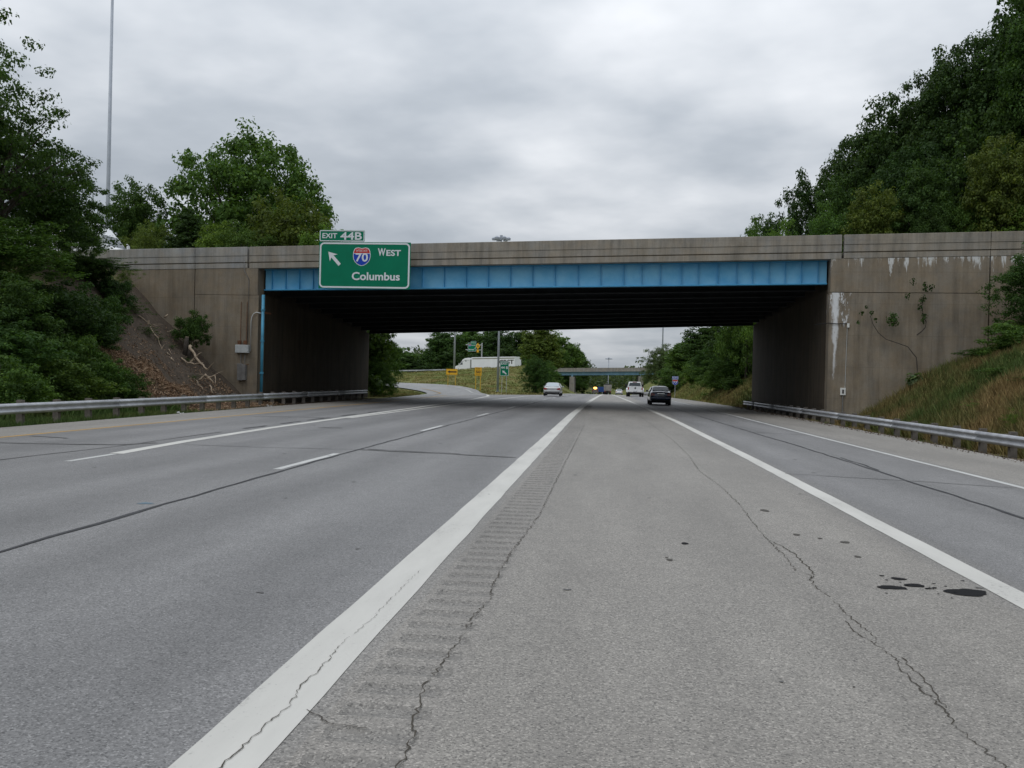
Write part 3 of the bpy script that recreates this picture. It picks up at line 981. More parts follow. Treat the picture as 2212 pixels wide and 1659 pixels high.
SKEW = -UD.y / UD.x            # the abutment walls run parallel to the traffic lanes, not square to the face
LEND, REND = -22.0, 56.0
SJ = [LEND, -3.95, -0.7, 31.4, 38.35, REND]             # parapet joints
for k in range(5):
    g0 = 0.06 if k in (2, 3) else 0.012
    g1 = 0.06 if k in (1, 2) else 0.012
    s0, s1 = SJ[k] + g0, SJ[k + 1] - g1
    mb = MB()
    m = M['conc_para_l'] if k < 2 else M['conc_para']
    # upper rail, recessed line, lower rail
    sbox(mb, s0, s1, -0.02, 0.30, lambda s: zpar(s) - 0.505, zpar)
    pr = mb.build('parapet', m, bridge, bevel=0.02)
    mb = MB()
    sbox(mb, s0, s1, 0.0, 0.30, lambda s: zpar(s) - 0.86, lambda s: zpar(s) - 0.511)
    sbox(mb, s0 + 0.02, s1 - 0.02, 0.05, 0.28, lambda s: zpar(s) - 0.53, lambda s: zpar(s) - 0.50)
    mb.build('parapet_base', m, pr, bevel=0.01)
    mb = MB()
    sbox(mb, s0, s1, 0.07, 0.6, lambda s: zpar(s) - 0.92, lambda s: zpar(s) - 0.85)
    mb.build('shadow_joint', M['conc_wall'], pr)
    mb = MB()
    if k == 2:
        sbox(mb, s0, s1, 0.015, 0.9, lambda s: zpar(s) - 1.215, lambda s: zpar(s) - 0.915)
    else:
        sbox(mb, s0, s1, 0.015, 0.5, lambda s: zpar(s) - 1.19, lambda s: zpar(s) - 0.915)
    mb.build('slab_edge', m, bridge, bevel=0.012)
    mb = MB()
    sbox(mb, SJ[k] + 0.1, SJ[k + 1] - 0.1, DEPTH - 0.3, DEPTH, lambda s: zpar(s) - 1.9, lambda s: zpar(s) - 0.55)
    mb.build('far_parapet', M['conc_para'], bridge)
# deck slab over the span, approach slabs behind the wing walls
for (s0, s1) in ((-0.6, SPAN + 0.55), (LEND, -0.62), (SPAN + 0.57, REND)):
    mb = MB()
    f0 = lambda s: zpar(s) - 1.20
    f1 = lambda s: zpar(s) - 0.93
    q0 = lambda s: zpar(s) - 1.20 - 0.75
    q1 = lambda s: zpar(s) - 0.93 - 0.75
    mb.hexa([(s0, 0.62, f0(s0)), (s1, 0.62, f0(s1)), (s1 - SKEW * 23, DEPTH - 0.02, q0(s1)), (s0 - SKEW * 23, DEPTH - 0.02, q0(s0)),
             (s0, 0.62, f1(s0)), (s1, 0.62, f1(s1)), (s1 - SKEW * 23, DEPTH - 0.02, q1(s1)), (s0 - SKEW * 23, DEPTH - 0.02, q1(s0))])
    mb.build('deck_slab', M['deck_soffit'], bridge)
# girders: web, flanges; the first one faces the traffic and carries stiffeners
NG = 10
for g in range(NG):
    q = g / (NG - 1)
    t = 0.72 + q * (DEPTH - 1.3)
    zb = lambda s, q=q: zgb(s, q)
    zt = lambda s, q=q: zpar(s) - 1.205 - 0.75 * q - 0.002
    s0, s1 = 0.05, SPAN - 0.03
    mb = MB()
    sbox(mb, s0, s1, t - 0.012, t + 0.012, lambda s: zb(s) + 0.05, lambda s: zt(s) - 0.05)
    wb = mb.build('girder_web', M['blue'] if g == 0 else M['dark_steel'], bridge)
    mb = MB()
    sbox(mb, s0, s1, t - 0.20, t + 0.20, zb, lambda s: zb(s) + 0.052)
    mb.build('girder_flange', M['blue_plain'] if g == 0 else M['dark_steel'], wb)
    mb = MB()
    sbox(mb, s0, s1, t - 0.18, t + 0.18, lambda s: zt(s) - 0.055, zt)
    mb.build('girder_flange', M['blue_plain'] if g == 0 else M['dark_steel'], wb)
    if g == 0:
        # stiffener spacing as it is on the bridge: close at both ends, wide in the middle
        src = [70, 178, 285, 392, 500, 608, 717, 829, 938, 1050, 1138, 1228, 1330, 1413, 1507, 1600, 1677, 1757, 1836, 1915, 1995]
        dpx = [588.4, 618.0, 647.5, 677.0] + [706, 738, 772, 806, 840, 874] + [(1300 + v / 1.5255) / 1.47559 for v in src]
        for v in dpx:
            lo, hi = -1.0, SPAN + 1
            for _ in range(40):
                mid = (lo + hi) / 2
                w = SA + UD * mid + ND * (t - 0.1)
                d = w.x * AX[0].x + w.y * AX[0].y + (7.3 - CAM_H) * AX[0].z
                e = w.x * AX[2].x + w.y * AX[2].y + (7.3 - CAM_H) * AX[2].z
                if PW / 2 + FPX * d / e < v:
                    lo = mid
                else:
                    hi = mid
            if not 0.2 < mid < SPAN - 0.2:
                continue
            mb = MB()
            sbox(mb, mid - 0.008, mid + 0.008, t - 0.17, t - 0.013, lambda s: zb(s) + 0.054, lambda s: zt(s) - 0.057)
            mb.build('stiffener', M['blue_plain'], wb)
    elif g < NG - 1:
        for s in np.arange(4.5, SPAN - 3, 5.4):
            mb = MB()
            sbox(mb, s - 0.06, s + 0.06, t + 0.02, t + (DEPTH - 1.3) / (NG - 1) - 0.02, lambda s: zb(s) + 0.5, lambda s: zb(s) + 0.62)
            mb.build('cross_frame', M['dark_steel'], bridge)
# abutments: a long wall beside each shoulder, wing panels along the face
SEATL, SEATR = lambda s: zgb(0) - 0.16, lambda s: zgb(SPAN) - 0.2
FS = SKEW * (DEPTH - 1.3)
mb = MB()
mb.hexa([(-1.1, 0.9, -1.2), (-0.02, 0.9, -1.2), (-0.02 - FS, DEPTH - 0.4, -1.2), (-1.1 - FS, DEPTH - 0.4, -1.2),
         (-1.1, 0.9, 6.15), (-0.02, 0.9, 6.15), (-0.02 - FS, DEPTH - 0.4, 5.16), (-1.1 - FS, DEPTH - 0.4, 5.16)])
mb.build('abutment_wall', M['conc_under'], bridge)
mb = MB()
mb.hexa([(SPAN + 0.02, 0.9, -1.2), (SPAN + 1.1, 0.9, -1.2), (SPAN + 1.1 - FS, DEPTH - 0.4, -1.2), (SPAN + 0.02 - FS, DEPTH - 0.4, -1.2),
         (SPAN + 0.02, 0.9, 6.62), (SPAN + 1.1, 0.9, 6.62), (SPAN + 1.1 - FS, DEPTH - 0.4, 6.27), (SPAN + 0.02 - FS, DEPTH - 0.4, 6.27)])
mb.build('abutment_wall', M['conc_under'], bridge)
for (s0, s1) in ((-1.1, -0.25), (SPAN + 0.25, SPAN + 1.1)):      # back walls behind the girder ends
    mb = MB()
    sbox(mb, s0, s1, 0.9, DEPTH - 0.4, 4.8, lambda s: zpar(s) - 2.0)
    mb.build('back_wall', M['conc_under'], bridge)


def wing(s0, s1, z0, z1, m, name='wall_panel', t0=0.03, t1=0.88):
    mb = MB()
    sbox(mb, s0, s1, t0, t1, z0, z1)
    return mb.build(name, m, bridge, bevel=0.015)


capz = lambda s: zpar(s) - 1.20
# left: two panels with an open vertical joint
wing(-3.93, -0.03, -1.2, lambda s: 6.02, M['conc_wall'])
wing(-3.93, -0.10, lambda s: 6.035, capz, M['conc_wall'])
wing(LEND, -3.97, -1.2, capz, M['conc_wall'])
# right: lower lift, upper lift, end panel
wing(SPAN + 0.03, 38.32, -1.2, lambda s: 6.40, M['conc_streak'])
wing(SPAN + 0.06, 38.32, lambda s: 6.425, capz, M['conc_wall_r'])
wing(38.38, REND, -1.2, capz, M['conc_wall_r'])
# downspout and fittings
pipe = MB()
pipe.tube([(0.26, 0.0, 0.2), (0.26, 0.0, 6.05)], 0.085, 12)
pp = pipe.build('downspout', M['blue_pipe'], bridge, smooth=True)
for z in (1.6, 3.4, 5.15):
    MB().tube([(0.26, 0.0, z), (0.26, 0.0, z + 0.09)], 0.115, 12).build('pipe_collar', M['blue_pipe'], pp)
MB().box((0.18, 0.05, 5.0), (0.34, 0.9, 5.1)).build('pipe_bracket', M['rust'], pp)

# electrical gear on the left wing wall, each its own thing
F_ = lambda s, t, z: (SA.x + UD.x * s + ND.x * t, SA.y + UD.y * s + ND.y * t, z)
bx = empty('junction_box', F_(-0.85, 0.0, 2.75), PHI, 'pale grey junction box with two rusty fittings on top, on the wing wall', 'electrical box')
MB().box((-0.42, -0.22, 0), (0.36, 0.02, 0.46)).build('case', M['box_grey'], bx, bevel=0.015)
MB().box((-0.40, -0.235, 0.02), (0.34, -0.222, 0.44)).build('cover', M['box_grey'], bx)
for x in (-0.22, 0.14):
    MB().tube([(x, -0.1, 0.46), (x, -0.1, 0.70)], 0.11, 10).build('rusty_fitting', M['rust'], bx)
    MB().tube([(x + 0.02, -0.02, 0.70), (x + 0.02, -0.02, 2.9)], 0.018, 6).build('riser', M['rust'], bx)
bx = empty('disconnect_box', F_(-0.87, 0.0, 1.2), PHI, 'narrow dull grey switch box below the pale junction box', 'electrical box')
MB().box((-0.26, -0.2, 0), (0.02, 0.02, 0.95)).build('case', M['box_dark'], bx, bevel=0.012)
MB().box((0.03, -0.24, 0.02), (0.24, 0.02, 0.9)).build('door', M['box_dark'], bx, bevel=0.012)
MB().tube([(0.24, -0.12, 0.88), (0.42, -0.12, 0.93)], 0.02, 6).build('lever', M['rust'], bx)
for x in (-0.1, 0.14):
    MB().tube([(x, -0.09, 0.95), (x, -0.09, 1.5)], 0.025, 6).build('conduit_stub', M['box_dark'], bx)
cd = MB()
cd.tube([F_(-0.42, -0.05, 2.85), F_(-0.42, -0.05, 4.55), F_(-0.38, -0.05, 4.8), F_(-0.28, -0.05, 4.98), F_(-0.1, -0.05, 5.06), F_(0.16, -0.05, 5.0)], 0.028, 8)
tag(cd.build('conduit', M['pvc'], smooth=True), 'thin white conduit hooking over from the junction box to the blue downspout', 'conduit')
cd = MB()
cd.tube([F_(-0.95, 0.0, 8.0), F_(-0.9, -0.02, 7.4), F_(-0.62, -0.02, 6.9), F_(-0.62, -0.02, 3.4)], 0.02, 6)
tag(cd.build('drain_conduit', M['box_dark'], smooth=True), 'thin dark conduit running down from the parapet joint on the left wing wall', 'conduit')
bx = empty('wall_plate', F_(SPAN + 0.78, 0.0, 1.22), PHI, 'small white plate box with a dark centre on the right wing wall', 'plate')
MB().box((-0.13, -0.07, 0), (0.13, 0.02, 0.37)).build('plate', M['white_box'], bx, bevel=0.01)
MB().box((-0.04, -0.085, 0.09), (0.04, -0.071, 0.28)).build('mark', M['black_sign'], bx)
MB().box((-0.02, -0.05, -1.2), (0.02, 0.02, -0.01)).build('riser', M['box_dark'], bx)
cd = MB()
cd.tube([F_(SPAN + 0.88, 0.0, 1.6), F_(SPAN + 0.92, 0.0, 4.75)], 0.012, 6)
tag(cd.build('thin_conduit', M['box_grey']), 'hair thin conduit rising from the white plate on the right wall', 'conduit')
bx = empty('light_bracket', F_(SPAN + 0.95, 0.0, 4.8), PHI, 'dark horizontal cable with small white cap over the lime streak', 'cable')
MB().tube([(-1.5, 0.9, 0.02), (-1.0, 0.1, 0.05), (-0.95, -0.02, 0.06), (-0.5, -0.03, 0.02), (-0.04, -0.03, 0.04)], 0.022, 6).build('cable', M['under'], bx)
MB().box((-0.05, -0.06, -0.16), (0.06, 0.01, 0.05)).build('cap', M['white_box'], bx)


# ------------------------------------------------------------------ signs
def fit_text(body, m, parent, x0, x1, z0, z1, y, name='lettering', bold=0.0, ry=None):
    """lettering whose box is exactly x0..x1, z0..z1 on a face at depth y"""
    me = text_mesh(body, 1.0, name, m, bold)
    n = len(me.vertices)
    c = np.empty(n * 3, np.float32)
    me.vertices.foreach_get('co', c)
    c = c.reshape(-1, 3)
    lo, hi = c.min(0), c.max(0)
    c[:, 0] = x0 + (c[:, 0] - lo[0]) / (hi[0] - lo[0]) * (x1 - x0)
    c[:, 2] = z0 + (c[:, 2] - lo[2]) / (hi[2] - lo[2]) * (z1 - z0)
    c[:, 1] = y + np.where(c[:, 1] > c[:, 1].mean(), 0.006, 0.0)
    me.vertices.foreach_set('co', c.ravel())
    me.update()
    return link(name, me, parent)


def rrect(x0, x1, z0, z1, r, n=6):
    pts = []
    for cx, cz, a in ((x1 - r, z1 - r, 0), (x0 + r, z1 - r, 90), (x0 + r, z0 + r, 180), (x1 - r, z0 + r, 270)):
        for k in range(n + 1):
            t = R(a + 90 * k / n)
            pts.append((cx + r * math.cos(t), cz + r * math.sin(t)))
    return pts


def ring(mb, outer, inner, y0, y1):
    n = len(outer)
    o = len(mb.v)
    for y in (y0, y1):
        mb.v += [(a, y, b) for a, b in outer] + [(a, y, b) for a, b in inner]
    for k in range(n):
        k2 = (k + 1) % n
        mb.f += [(o + k, o + k2, o + n + k2, o + n + k), (o + 2 * n + k, o + 2 * n + k2, o + 3 * n + k2, o + 3 * n + k),
                 (o + k, o + k2, o + 2 * n + k2, o + 2 * n + k), (o + n + k, o + n + k2, o + 3 * n + k2, o + 3 * n + k)]
    return mb


def panel(parent, x0, x1, z0, z1, r, bw, face, edge, name='sign_panel', square=False):
    p = MB().prism([(x0, z0), (x1, z0), (x1, z1), (x0, z1)] if square else rrect(x0, x1, z0, z1, r), 0.0, 0.03).build(name, face, parent)
    i0 = 0.012 if not square else 0.035
    ring(MB(), rrect(x0 + i0, x1 - i0, z0 + i0, z1 - i0, r - i0 * 0.5), rrect(x0 + i0 + bw, x1 - i0 - bw, z0 + i0 + bw, z1 - i0 - bw, max(r - bw - i0 * 0.5, 0.02)), -0.009, -0.001).build('border', edge, p)
    return p


def shield(parent, cx, cz, w, h, y, num, small):
    """three-lobed highway shield with red crown"""
    def half():
        pts = [(0.0, 0.46), (0.10, 0.485), (0.22, 0.5), (0.36, 0.475), (0.42, 0.42), (0.475, 0.30), (0.5, 0.14), (0.5, 0.0), (0.47, -0.14), (0.40, -0.27), (0.28, -0.39), (0.14, -0.465), (0.0, -0.5)]
        return pts
    hp = half()
    full = hp + [(-a, b) for a, b in hp[-2:0:-1]]
    P = lambda k, pts: [(cx + a * w * k, cz + b * h * k) for a, b in pts]
    s = MB().prism(P(1.0, full), y - 0.004, y).build('shield', M['white_sign'], parent)
    cut = 0.215
    up = [(a, b) for a, b in hp if b > cut]
    t = 0.30
    crown = up + [(0.487, cut)]
    crown = crown + [(-a, b) for a, b in crown[::-1] if a > 0]
    MB().prism(P(0.93, crown), y - 0.010, y - 0.005).build('crown', M['red_sign'], s)
    low = [(0.49, cut - 0.035)] + [(a, b) for a, b in hp if b <= cut - 0.05]
    low = low + [(-a, b) for a, b in low[::-1] if a > 0]
    MB().prism(P(0.93, low), y - 0.010, y - 0.005).build('field', M['blue_sign'], s)
    fit_text(num, M['white_sign'], s, cx - 0.35 * w, cx + 0.36 * w, cz - 0.27 * h, cz + 0.20 * h, y - 0.018, bold=0.02)
    if small:
        fit_text('INTERSTATE', M['white_sign'], s, cx - 0.32 * w, cx + 0.32 * w, cz + 0.27 * h, cz + 0.38 * h, y - 0.018)
    return s


def arrow(parent, tip, tail, wid, head, y, m, name='arrow'):
    a, b = Vector(tip), Vector(tail)
    d = (b - a).normalized()
    n = Vector((-d.y, d.x))
    hl = head
    pts = [a, a + d * hl + n * head * 0.62, a + d * hl * 0.74 + n * wid / 2, b + n * wid / 2, b - n * wid / 2, a + d * hl * 0.74 - n * wid / 2, a + d * hl - n * head * 0.62]
    return MB().prism([(p.x, p.y) for p in pts], y - 0.006, y).build(name, m, parent)


# exit sign bolted to the overpass
es = empty('exit_sign', (-13.1, 48.62, 7.6), 0, 'large green exit sign for 70 West Columbus hung on the blue girder', 'road sign')
pn = panel(es, -2.53, 2.53, -1.265, 1.265, 0.26, 0.085, M['green_sign'], M['white_sign'], square=True)
fit_text('W', M['white_sign'], pn, 0.735, 1.155, 0.53, 0.94, -0.012, bold=0.025)
fit_text('EST', M['white_sign'], pn, 1.20, 2.00, 0.53, 0.855, -0.012, bold=0.025)
fit_text('Columbus', M['white_sign'], pn, -0.68, 1.97, -0.80, -0.36, -0.012, bold=0.022)
shield(pn, -0.155, 0.47, 0.97, 1.0, -0.006, '70', True)
arrow(pn, (-2.02, 0.73), (-1.37, 0.02), 0.17, 0.46, -0.002, M['white_sign'])
tb = panel(es, -2.53, -0.02, 1.285, 1.905, 0.07, 0.045, M['green_sign'], M['white_sign'], 'exit_tab')
fit_text('EXIT', M['white_sign'], tb, -2.37, -1.55, 1.46, 1.735, -0.012, bold=0.02)
fit_text('44B', M['white_sign'], tb, -1.37, -0.17, 1.385, 1.80, -0.012, bold=0.022)
for x in (-1.9, 0.0, 1.9):
    MB().box((x - 0.05, 0.031, -1.2), (x + 0.05, 0.12, 1.25)).build('mounting_rail', M['alu'], es)
    MB().box((x - 0.04, 0.121, -0.9), (x + 0.04, 0.72 + 0.07 * (2 - x), -0.8)).build('bracket', M['alu'], es)
    MB().box((x - 0.04, 0.121, 0.75), (x + 0.04, 0.72 + 0.07 * (2 - x), 0.85)).build('bracket', M['alu'], es)


def posts(parent, xs, z0, z1, m, w=0.05):
    for x in xs:
        MB().box((x - w, 0.031, z0), (x + w, 0.031 + 2 * w, z1)).build('post', m, parent)


def place_sign(name, px, py, Y, label, cat='road sign', group=None):
    p = at(px, py, Y)
    g = Hf(p.x, p.y)
    return empty(name, (p.x, p.y, g), 0, label, cat, group), p.z - g


def mpp(Y): return Y / 1965.0       # metres per photo unit at that distance


# yellow arrow board
Y = 134.0
s, zc = place_sign('arrow_sign', 976, 803.2, Y, 'yellow rectangular sign with black arrow pointing left, on two yellow posts by the ramp')
w, h = 25.6 * mpp(Y), 13.4 * mpp(Y)
p = panel(s, -w / 2, w / 2, zc - h / 2, zc + h / 2, 0.06, 0.02, M['yellow_sign'], M['black_sign'])
arrow(p, (-w * 0.37, zc), (w * 0.40, zc), h * 0.20, h * 0.42, -0.012, M['black_sign'])
posts(s, (-w * 0.32, w * 0.32), -0.6, zc + h * 0.4, M['yellow_post'], 0.035)
# advisory speed
Y = 124.0
s, zc = place_sign('speed_sign', 1033, 802.6, Y, 'yellow exit 50 advisory speed sign on two yellow posts on the grass')
w, h = 15.2 * mpp(Y), 18.5 * mpp(Y)
p = panel(s, -w / 2, w / 2, zc - h / 2, zc + h / 2, 0.05, 0.015, M['yellow_sign'], M['yellow_post'])
fit_text('EXIT', M['black_sign'], p, -w * 0.26, w * 0.26, zc + h * 0.24, zc + h * 0.40, -0.012)
fit_text('50', M['black_sign'], p, -w * 0.32, w * 0.32, zc - h * 0.20, zc + h * 0.12, -0.012, bold=0.02)
fit_text('M.P.H.', M['black_sign'], p, -w * 0.28, w * 0.28, zc - h * 0.42, zc - h * 0.32, -0.012)
posts(s, (-w * 0.34, w * 0.34), -0.6, zc, M['yellow_post'], 0.05)
# gore exit sign
Y = 116.0
s, zc = place_sign('gore_exit_sign', 1089.6, 796, Y, 'narrow upright green exit 44B sign with slanted arrow on the gore grass')
w, h = 19.4 * mpp(Y), 32.2 * mpp(Y)
p = panel(s, -w / 2, w / 2, zc - h / 2, zc + h / 2, 0.12, 0.045, M['green_sign'], M['white_sign'])
fit_text('EXIT', M['white_sign'], p, -w * 0.38, w * 0.38, zc + h * 0.26, zc + h * 0.42, -0.012, bold=0.02)
fit_text('44 B', M['white_sign'], p, -w * 0.40, w * 0.40, zc - h * 0.03, zc + h * 0.15, -0.012, bold=0.02)
arrow(p, (-w * 0.24, zc - h * 0.14), (w * 0.24, zc - h * 0.38), 0.15, 0.36, -0.012, M['white_sign'])
posts(s, (-w * 0.25, w * 0.25), -0.6, zc, M['galv'], 0.035)
# route marker on the right
Y = 124.0
s, zc = place_sign('route_marker', 1458.5, 822.5, Y, 'blue North 77 route marker assembly on the grassy right verge')
w = 13.0 * mpp(Y)
fit = panel(s, -w / 2, w / 2, zc + 0.16, zc + 0.60, 0.03, 0.03, M['blue_sign'], M['white_sign'], 'direction_plate')
fit_text('NORTH', M['white_sign'], fit, -w * 0.4, w * 0.4, zc + 0.27, zc + 0.50, -0.012, bold=0.02)
shield(s, 0, zc - 0.22, w * 0.95, 0.74, -0.002, '77', False)
posts(s, (0,), -0.6, zc + 0.5, M['galv'], 0.03)
# overhead cantilever sign beyond the higher road
Y = 300.0
p0 = at(1040, 785, Y)
s = empty('overhead_sign', (p0.x, Y, Hf(p0.x, Y)), 0, 'small green guide sign with yellow diamond on a cantilever pole behind the truck', 'road sign')
zt = at(1040, 744, Y).z - s.location.z
zb_ = at(1040, 757, Y).z - s.location.z
MB().tube([(0, 0.2, -0.5), (0, 0.2, zt + 0.5)], 0.22, 10).build('pole', M['galv'], s)
for z in (zt - 0.2, zb_ + 0.1):
    MB().tube([(0.1, 0.2, z), (-5.4, 0.2, z)], 0.12, 8).build('arm', M['galv'], s)
a, b = (1009.5 - 1040) * mpp(Y), (1027.5 - 1040) * mpp(Y)
z0, z1 = at(1018, 759, Y).z - s.location.z, at(1018, 740.5, Y).z - s.location.z
p = panel(s, a, b, z0, z1, 0.12, 0.08, M['green_sign'], M['white_sign'])
shield(p, a + 0.65, z1 - 0.8, 0.85, 0.85, -0.006, '77', False)
fit_text('South', M['white_sign'], p, a + 1.2, b - 0.3, z1 - 0.95, z1 - 0.6, -0.012, bold=0.02)
fit_text('Marietta', M['white_sign'], p, a + 0.25, b - 0.6, z0 + 0.4, z0 + 0.85, -0.012, bold=0.02)
arrow(p, (b - 0.15, z0 + 1.35), (b - 0.5, z0 + 0.9), 0.12, 0.3, -0.012, M['white_sign'])
panel(s, a + 1.0, b, z1 + 0.02, z1 + 0.55, 0.05, 0.05, M['green_sign'], M['white_sign'], 'exit_tab')
cx, cz, q = (1031.5 - 1040) * mpp(Y), at(1031, 747.5, Y).z - s.location.z, 1.05
MB().prism([(cx - q * 0.72, cz), (cx, cz - q), (cx + q * 0.72, cz), (cx, cz + q)], -0.25, -0.2).build('diamond_plate', M['yellow_sign'], s)
ring(MB(), [(cx + 0.28 * math.cos(t), cz + 0.3 * math.sin(t)) for t in np.linspace(0, 6.28, 13)[:-1]],
     [(cx + 0.17 * math.cos(t), cz + 0.19 * math.sin(t)) for t in np.linspace(0, 6.28, 13)[:-1]], -0.27, -0.251).build('loop_symbol', M['black_sign'], s)
MB().box((cx - 0.35, -0.25, cz - 2.1), (cx + 0.35, -0.2, cz - 1.15)).build('speed_plate', M['yellow_sign'], s)


# ------------------------------------------------------------------ guard rails
def polyat(path, d):
    for a in range(len(path) - 1):
        p, q = Vector(path[a]), Vector(path[a + 1])
        l = (q - p).length
        if d <= l or a == len(path) - 2:
            return p + (q - p) * (d / l), (q - p).normalized()
        d -= l


def guardrail(path, ztop, face, label, zg=None, post_m='post', step=1.905, group=None, top_dz=0.05):
    """path [(x, y)], face +1: traffic on the +x side"""
    L = sum((Vector(path[k + 1]) - Vector(path[k])).length for k in range(len(path) - 1))
    p0, d0 = polyat(path, 0)
    root = empty('guard_rail', (p0.x, p0.y, 0), 0, label, 'guard rail', group)
    zt = ztop if callable(ztop) else (lambda x, y: ztop)
    prof = [(0.0, 0.0), (0.035, -0.012), (0.083, -0.06), (0.083, -0.085), (0.035, -0.125), (0.0, -0.155), (0.035, -0.185), (0.083, -0.225), (0.083, -0.25), (0.035, -0.298), (0.0, -0.31)]
    seclen = step * 4
    n = int(math.ceil(L / seclen))
    for k in range(n):
        a, b = k * seclen, min((k + 1) * seclen + 0.12, L)
        mb = MB()
        ds = list(np.linspace(a, b, 5))
        for j, d in enumerate(ds):
            p, t = polyat(path, d)
            nr = Vector((t.y, -t.x)) * (1 if face > 0 else -1)
            z = zt(p.x, p.y)
            for (o, dz) in prof:
                q = p + nr * (o + 0.16 + (0.006 if k % 2 else 0.0))
                mb.v.append((q.x - p0.x, q.y - p0.y, z + dz))
        m_ = len(prof)
        for j in range(4):
            for i_ in range(m_ - 1):
                mb.f.append((j * m_ + i_, j * m_ + i_ + 1, (j + 1) * m_ + i_ + 1, (j + 1) * m_ + i_))
        o = mb.build('rail_beam', M['galv'], root, smooth=True)
        so = o.modifiers.new('gauge', 'SOLIDIFY')
        so.thickness = 0.008
    d = 0.3
    while d < L:
        p, t = polyat(path, d)
        nr = Vector((t.y, -t.x)) * (1 if face > 0 else -1)
        z = zt(p.x, p.y)
        g = Hf(p.x, p.y)
        ang = math.atan2(t.y, t.x) - math.pi / 2
        hgt = z + top_dz + random.uniform(-0.02, 0.03)
        lean = random.uniform(-0.02, 0.02)
        mb = MB().box((-0.09, -0.075, g - 0.4), (0.09, 0.075, hgt))
        po = mb.build('post', M[post_m], root)
        po.location = (p.x - p0.x - nr.x * 0.06, p.y - p0.y - nr.y * 0.06, 0)
        po.rotation_euler = (lean, 0, ang)
        bl = MB().box((-0.065, -0.07, -0.34), (0.065, 0.07, -0.01)).build('blockout', M[post_m], po)
        bl.location = ((0.153 if face > 0 else -0.153), 0, z + 0.02)
        d += step
    # flared end
    return root


guardrail([(-16.0, 8), (-17.0, 24.4), (-17.3, 32.7), (-17.8, 46), (-18.5, 69.6)], 0.57, 1, 'long steel guard rail on wood posts below the wood chip covered bank')
guardrail([(10.85, 12), (10.8, 24.9), (10.75, 32), (10.7, 45.2), (10.6, 70.1)], 0.45, -1, 'long steel guard rail on wood posts below the dry grass bank')
pa = [at(800, 800, 226), at(840, 800, 226), at(903, 799, 226), at(966, 797.5, 226)]
gz = [(p.x, p.z) for p in pa]
guardrail([(p.x, 226) for p in pa], lambda x, y: float(np.interp(x, [g[0] for g in gz], [g[1] for g in gz])), 1,
          'distant pale guard rail along the top of the mown slope', post_m='galv', step=3.8)
guardrail([(7.9, 150), (7.7, 190), (7.7, 262)], lambda x, y: float(crest(y)) + 0.62, -1, 'far guard rail past the white pickup by the second overpass', post_m='galv', step=3.8)


# ------------------------------------------------------------------ light masts
def mast(px_b, px_t, py_t, Y, r0, r1, label, fixture=True, base=None):
    b = at(px_b, 800, Y)
    g = Hf(b.x, Y) if base is None else base
    t = at(px_t, py_t, Y)
    root = empty('light_mast', (b.x, Y, g), 0, label, 'light pole')
    h = t.z - g
    MB().tube([(0, 0, -0.5), (0, 0, h * 0.5), (0, 0, h)], [r0, (r0 + r1) / 2, r1], 14).build('pole', M['pole'], root, smooth=True)
    MB().tube([(0, 0, 0.0), (0, 0, 0.35)], r0 * 1.7, 14).build('base_flange', M['pole'], root)
    if fixture:
        hub = MB().tube([(0, 0, h - 0.3), (0, 0, h + 0.35)], r1 * 2.2, 10).build('head_ring', M['pole'], root)
        for k in range(6):
            a = k * math.pi / 3
            c, s_ = math.cos(a), math.sin(a)
            MB().tube([(0, 0, h), (0.95 * c, 0.95 * s_, h)], 0.04, 6).build('arm', M['pole'], root)
            MB().tube([(0.95 * c, 0.95 * s_, h + 0.12), (0.95 * c, 0.95 * s_, h - 0.05), (0.95 * c, 0.95 * s_, h - 0.3)], [0.12, 0.33, 0.30], 10).build('lamp', M['pole'], root)
    return root


mast(225, 237, -60, 112, 0.32, 0.16, 'tall grey light mast rising far above the left bank trees')
mast(1076, 1083, 514, 122, 0.165, 0.09, 'grey light mast beside the upright green exit sign, its head above the parapet')
mast(981, 990, 560, 205, 0.24, 0.12, 'grey light mast behind the yellow arrow sign')
mast(1430, 1431, 560, 420, 0.34, 0.2, 'thin distant light mast above the right hand trees', base=6)
mast(1314.5, 1315, 774.5, 340, 0.17, 0.13, 'short far light mast seen behind the second overpass')

# ------------------------------------------------------------------ second overpass
YF = 262.0
q0, q1 = at(1222, 795, YF), at(1391.5, 793.9, YF)
kz = (q1.z - q0.z) / (q1.x - q0.x)
FX0, FX1 = -34.0, 36.0
fb = empty('far_overpass', (0, YF, 0), 0, 'small distant overpass with faded blue girders and concrete piers', 'overpass')
zf = lambda x: q0.z + kz * (x - q0.x)


def fbox(x0, x1, y0, y1, da, db):
    return MB().hexa([(x0, y0, zf(x0) + da), (x1, y0, zf(x1) + da), (x1, y1, zf(x1) + da), (x0, y1, zf(x0) + da),
                      (x0, y0, zf(x0) + db), (x1, y0, zf(x1) + db), (x1, y1, zf(x1) + db), (x0, y1, zf(x0) + db)])


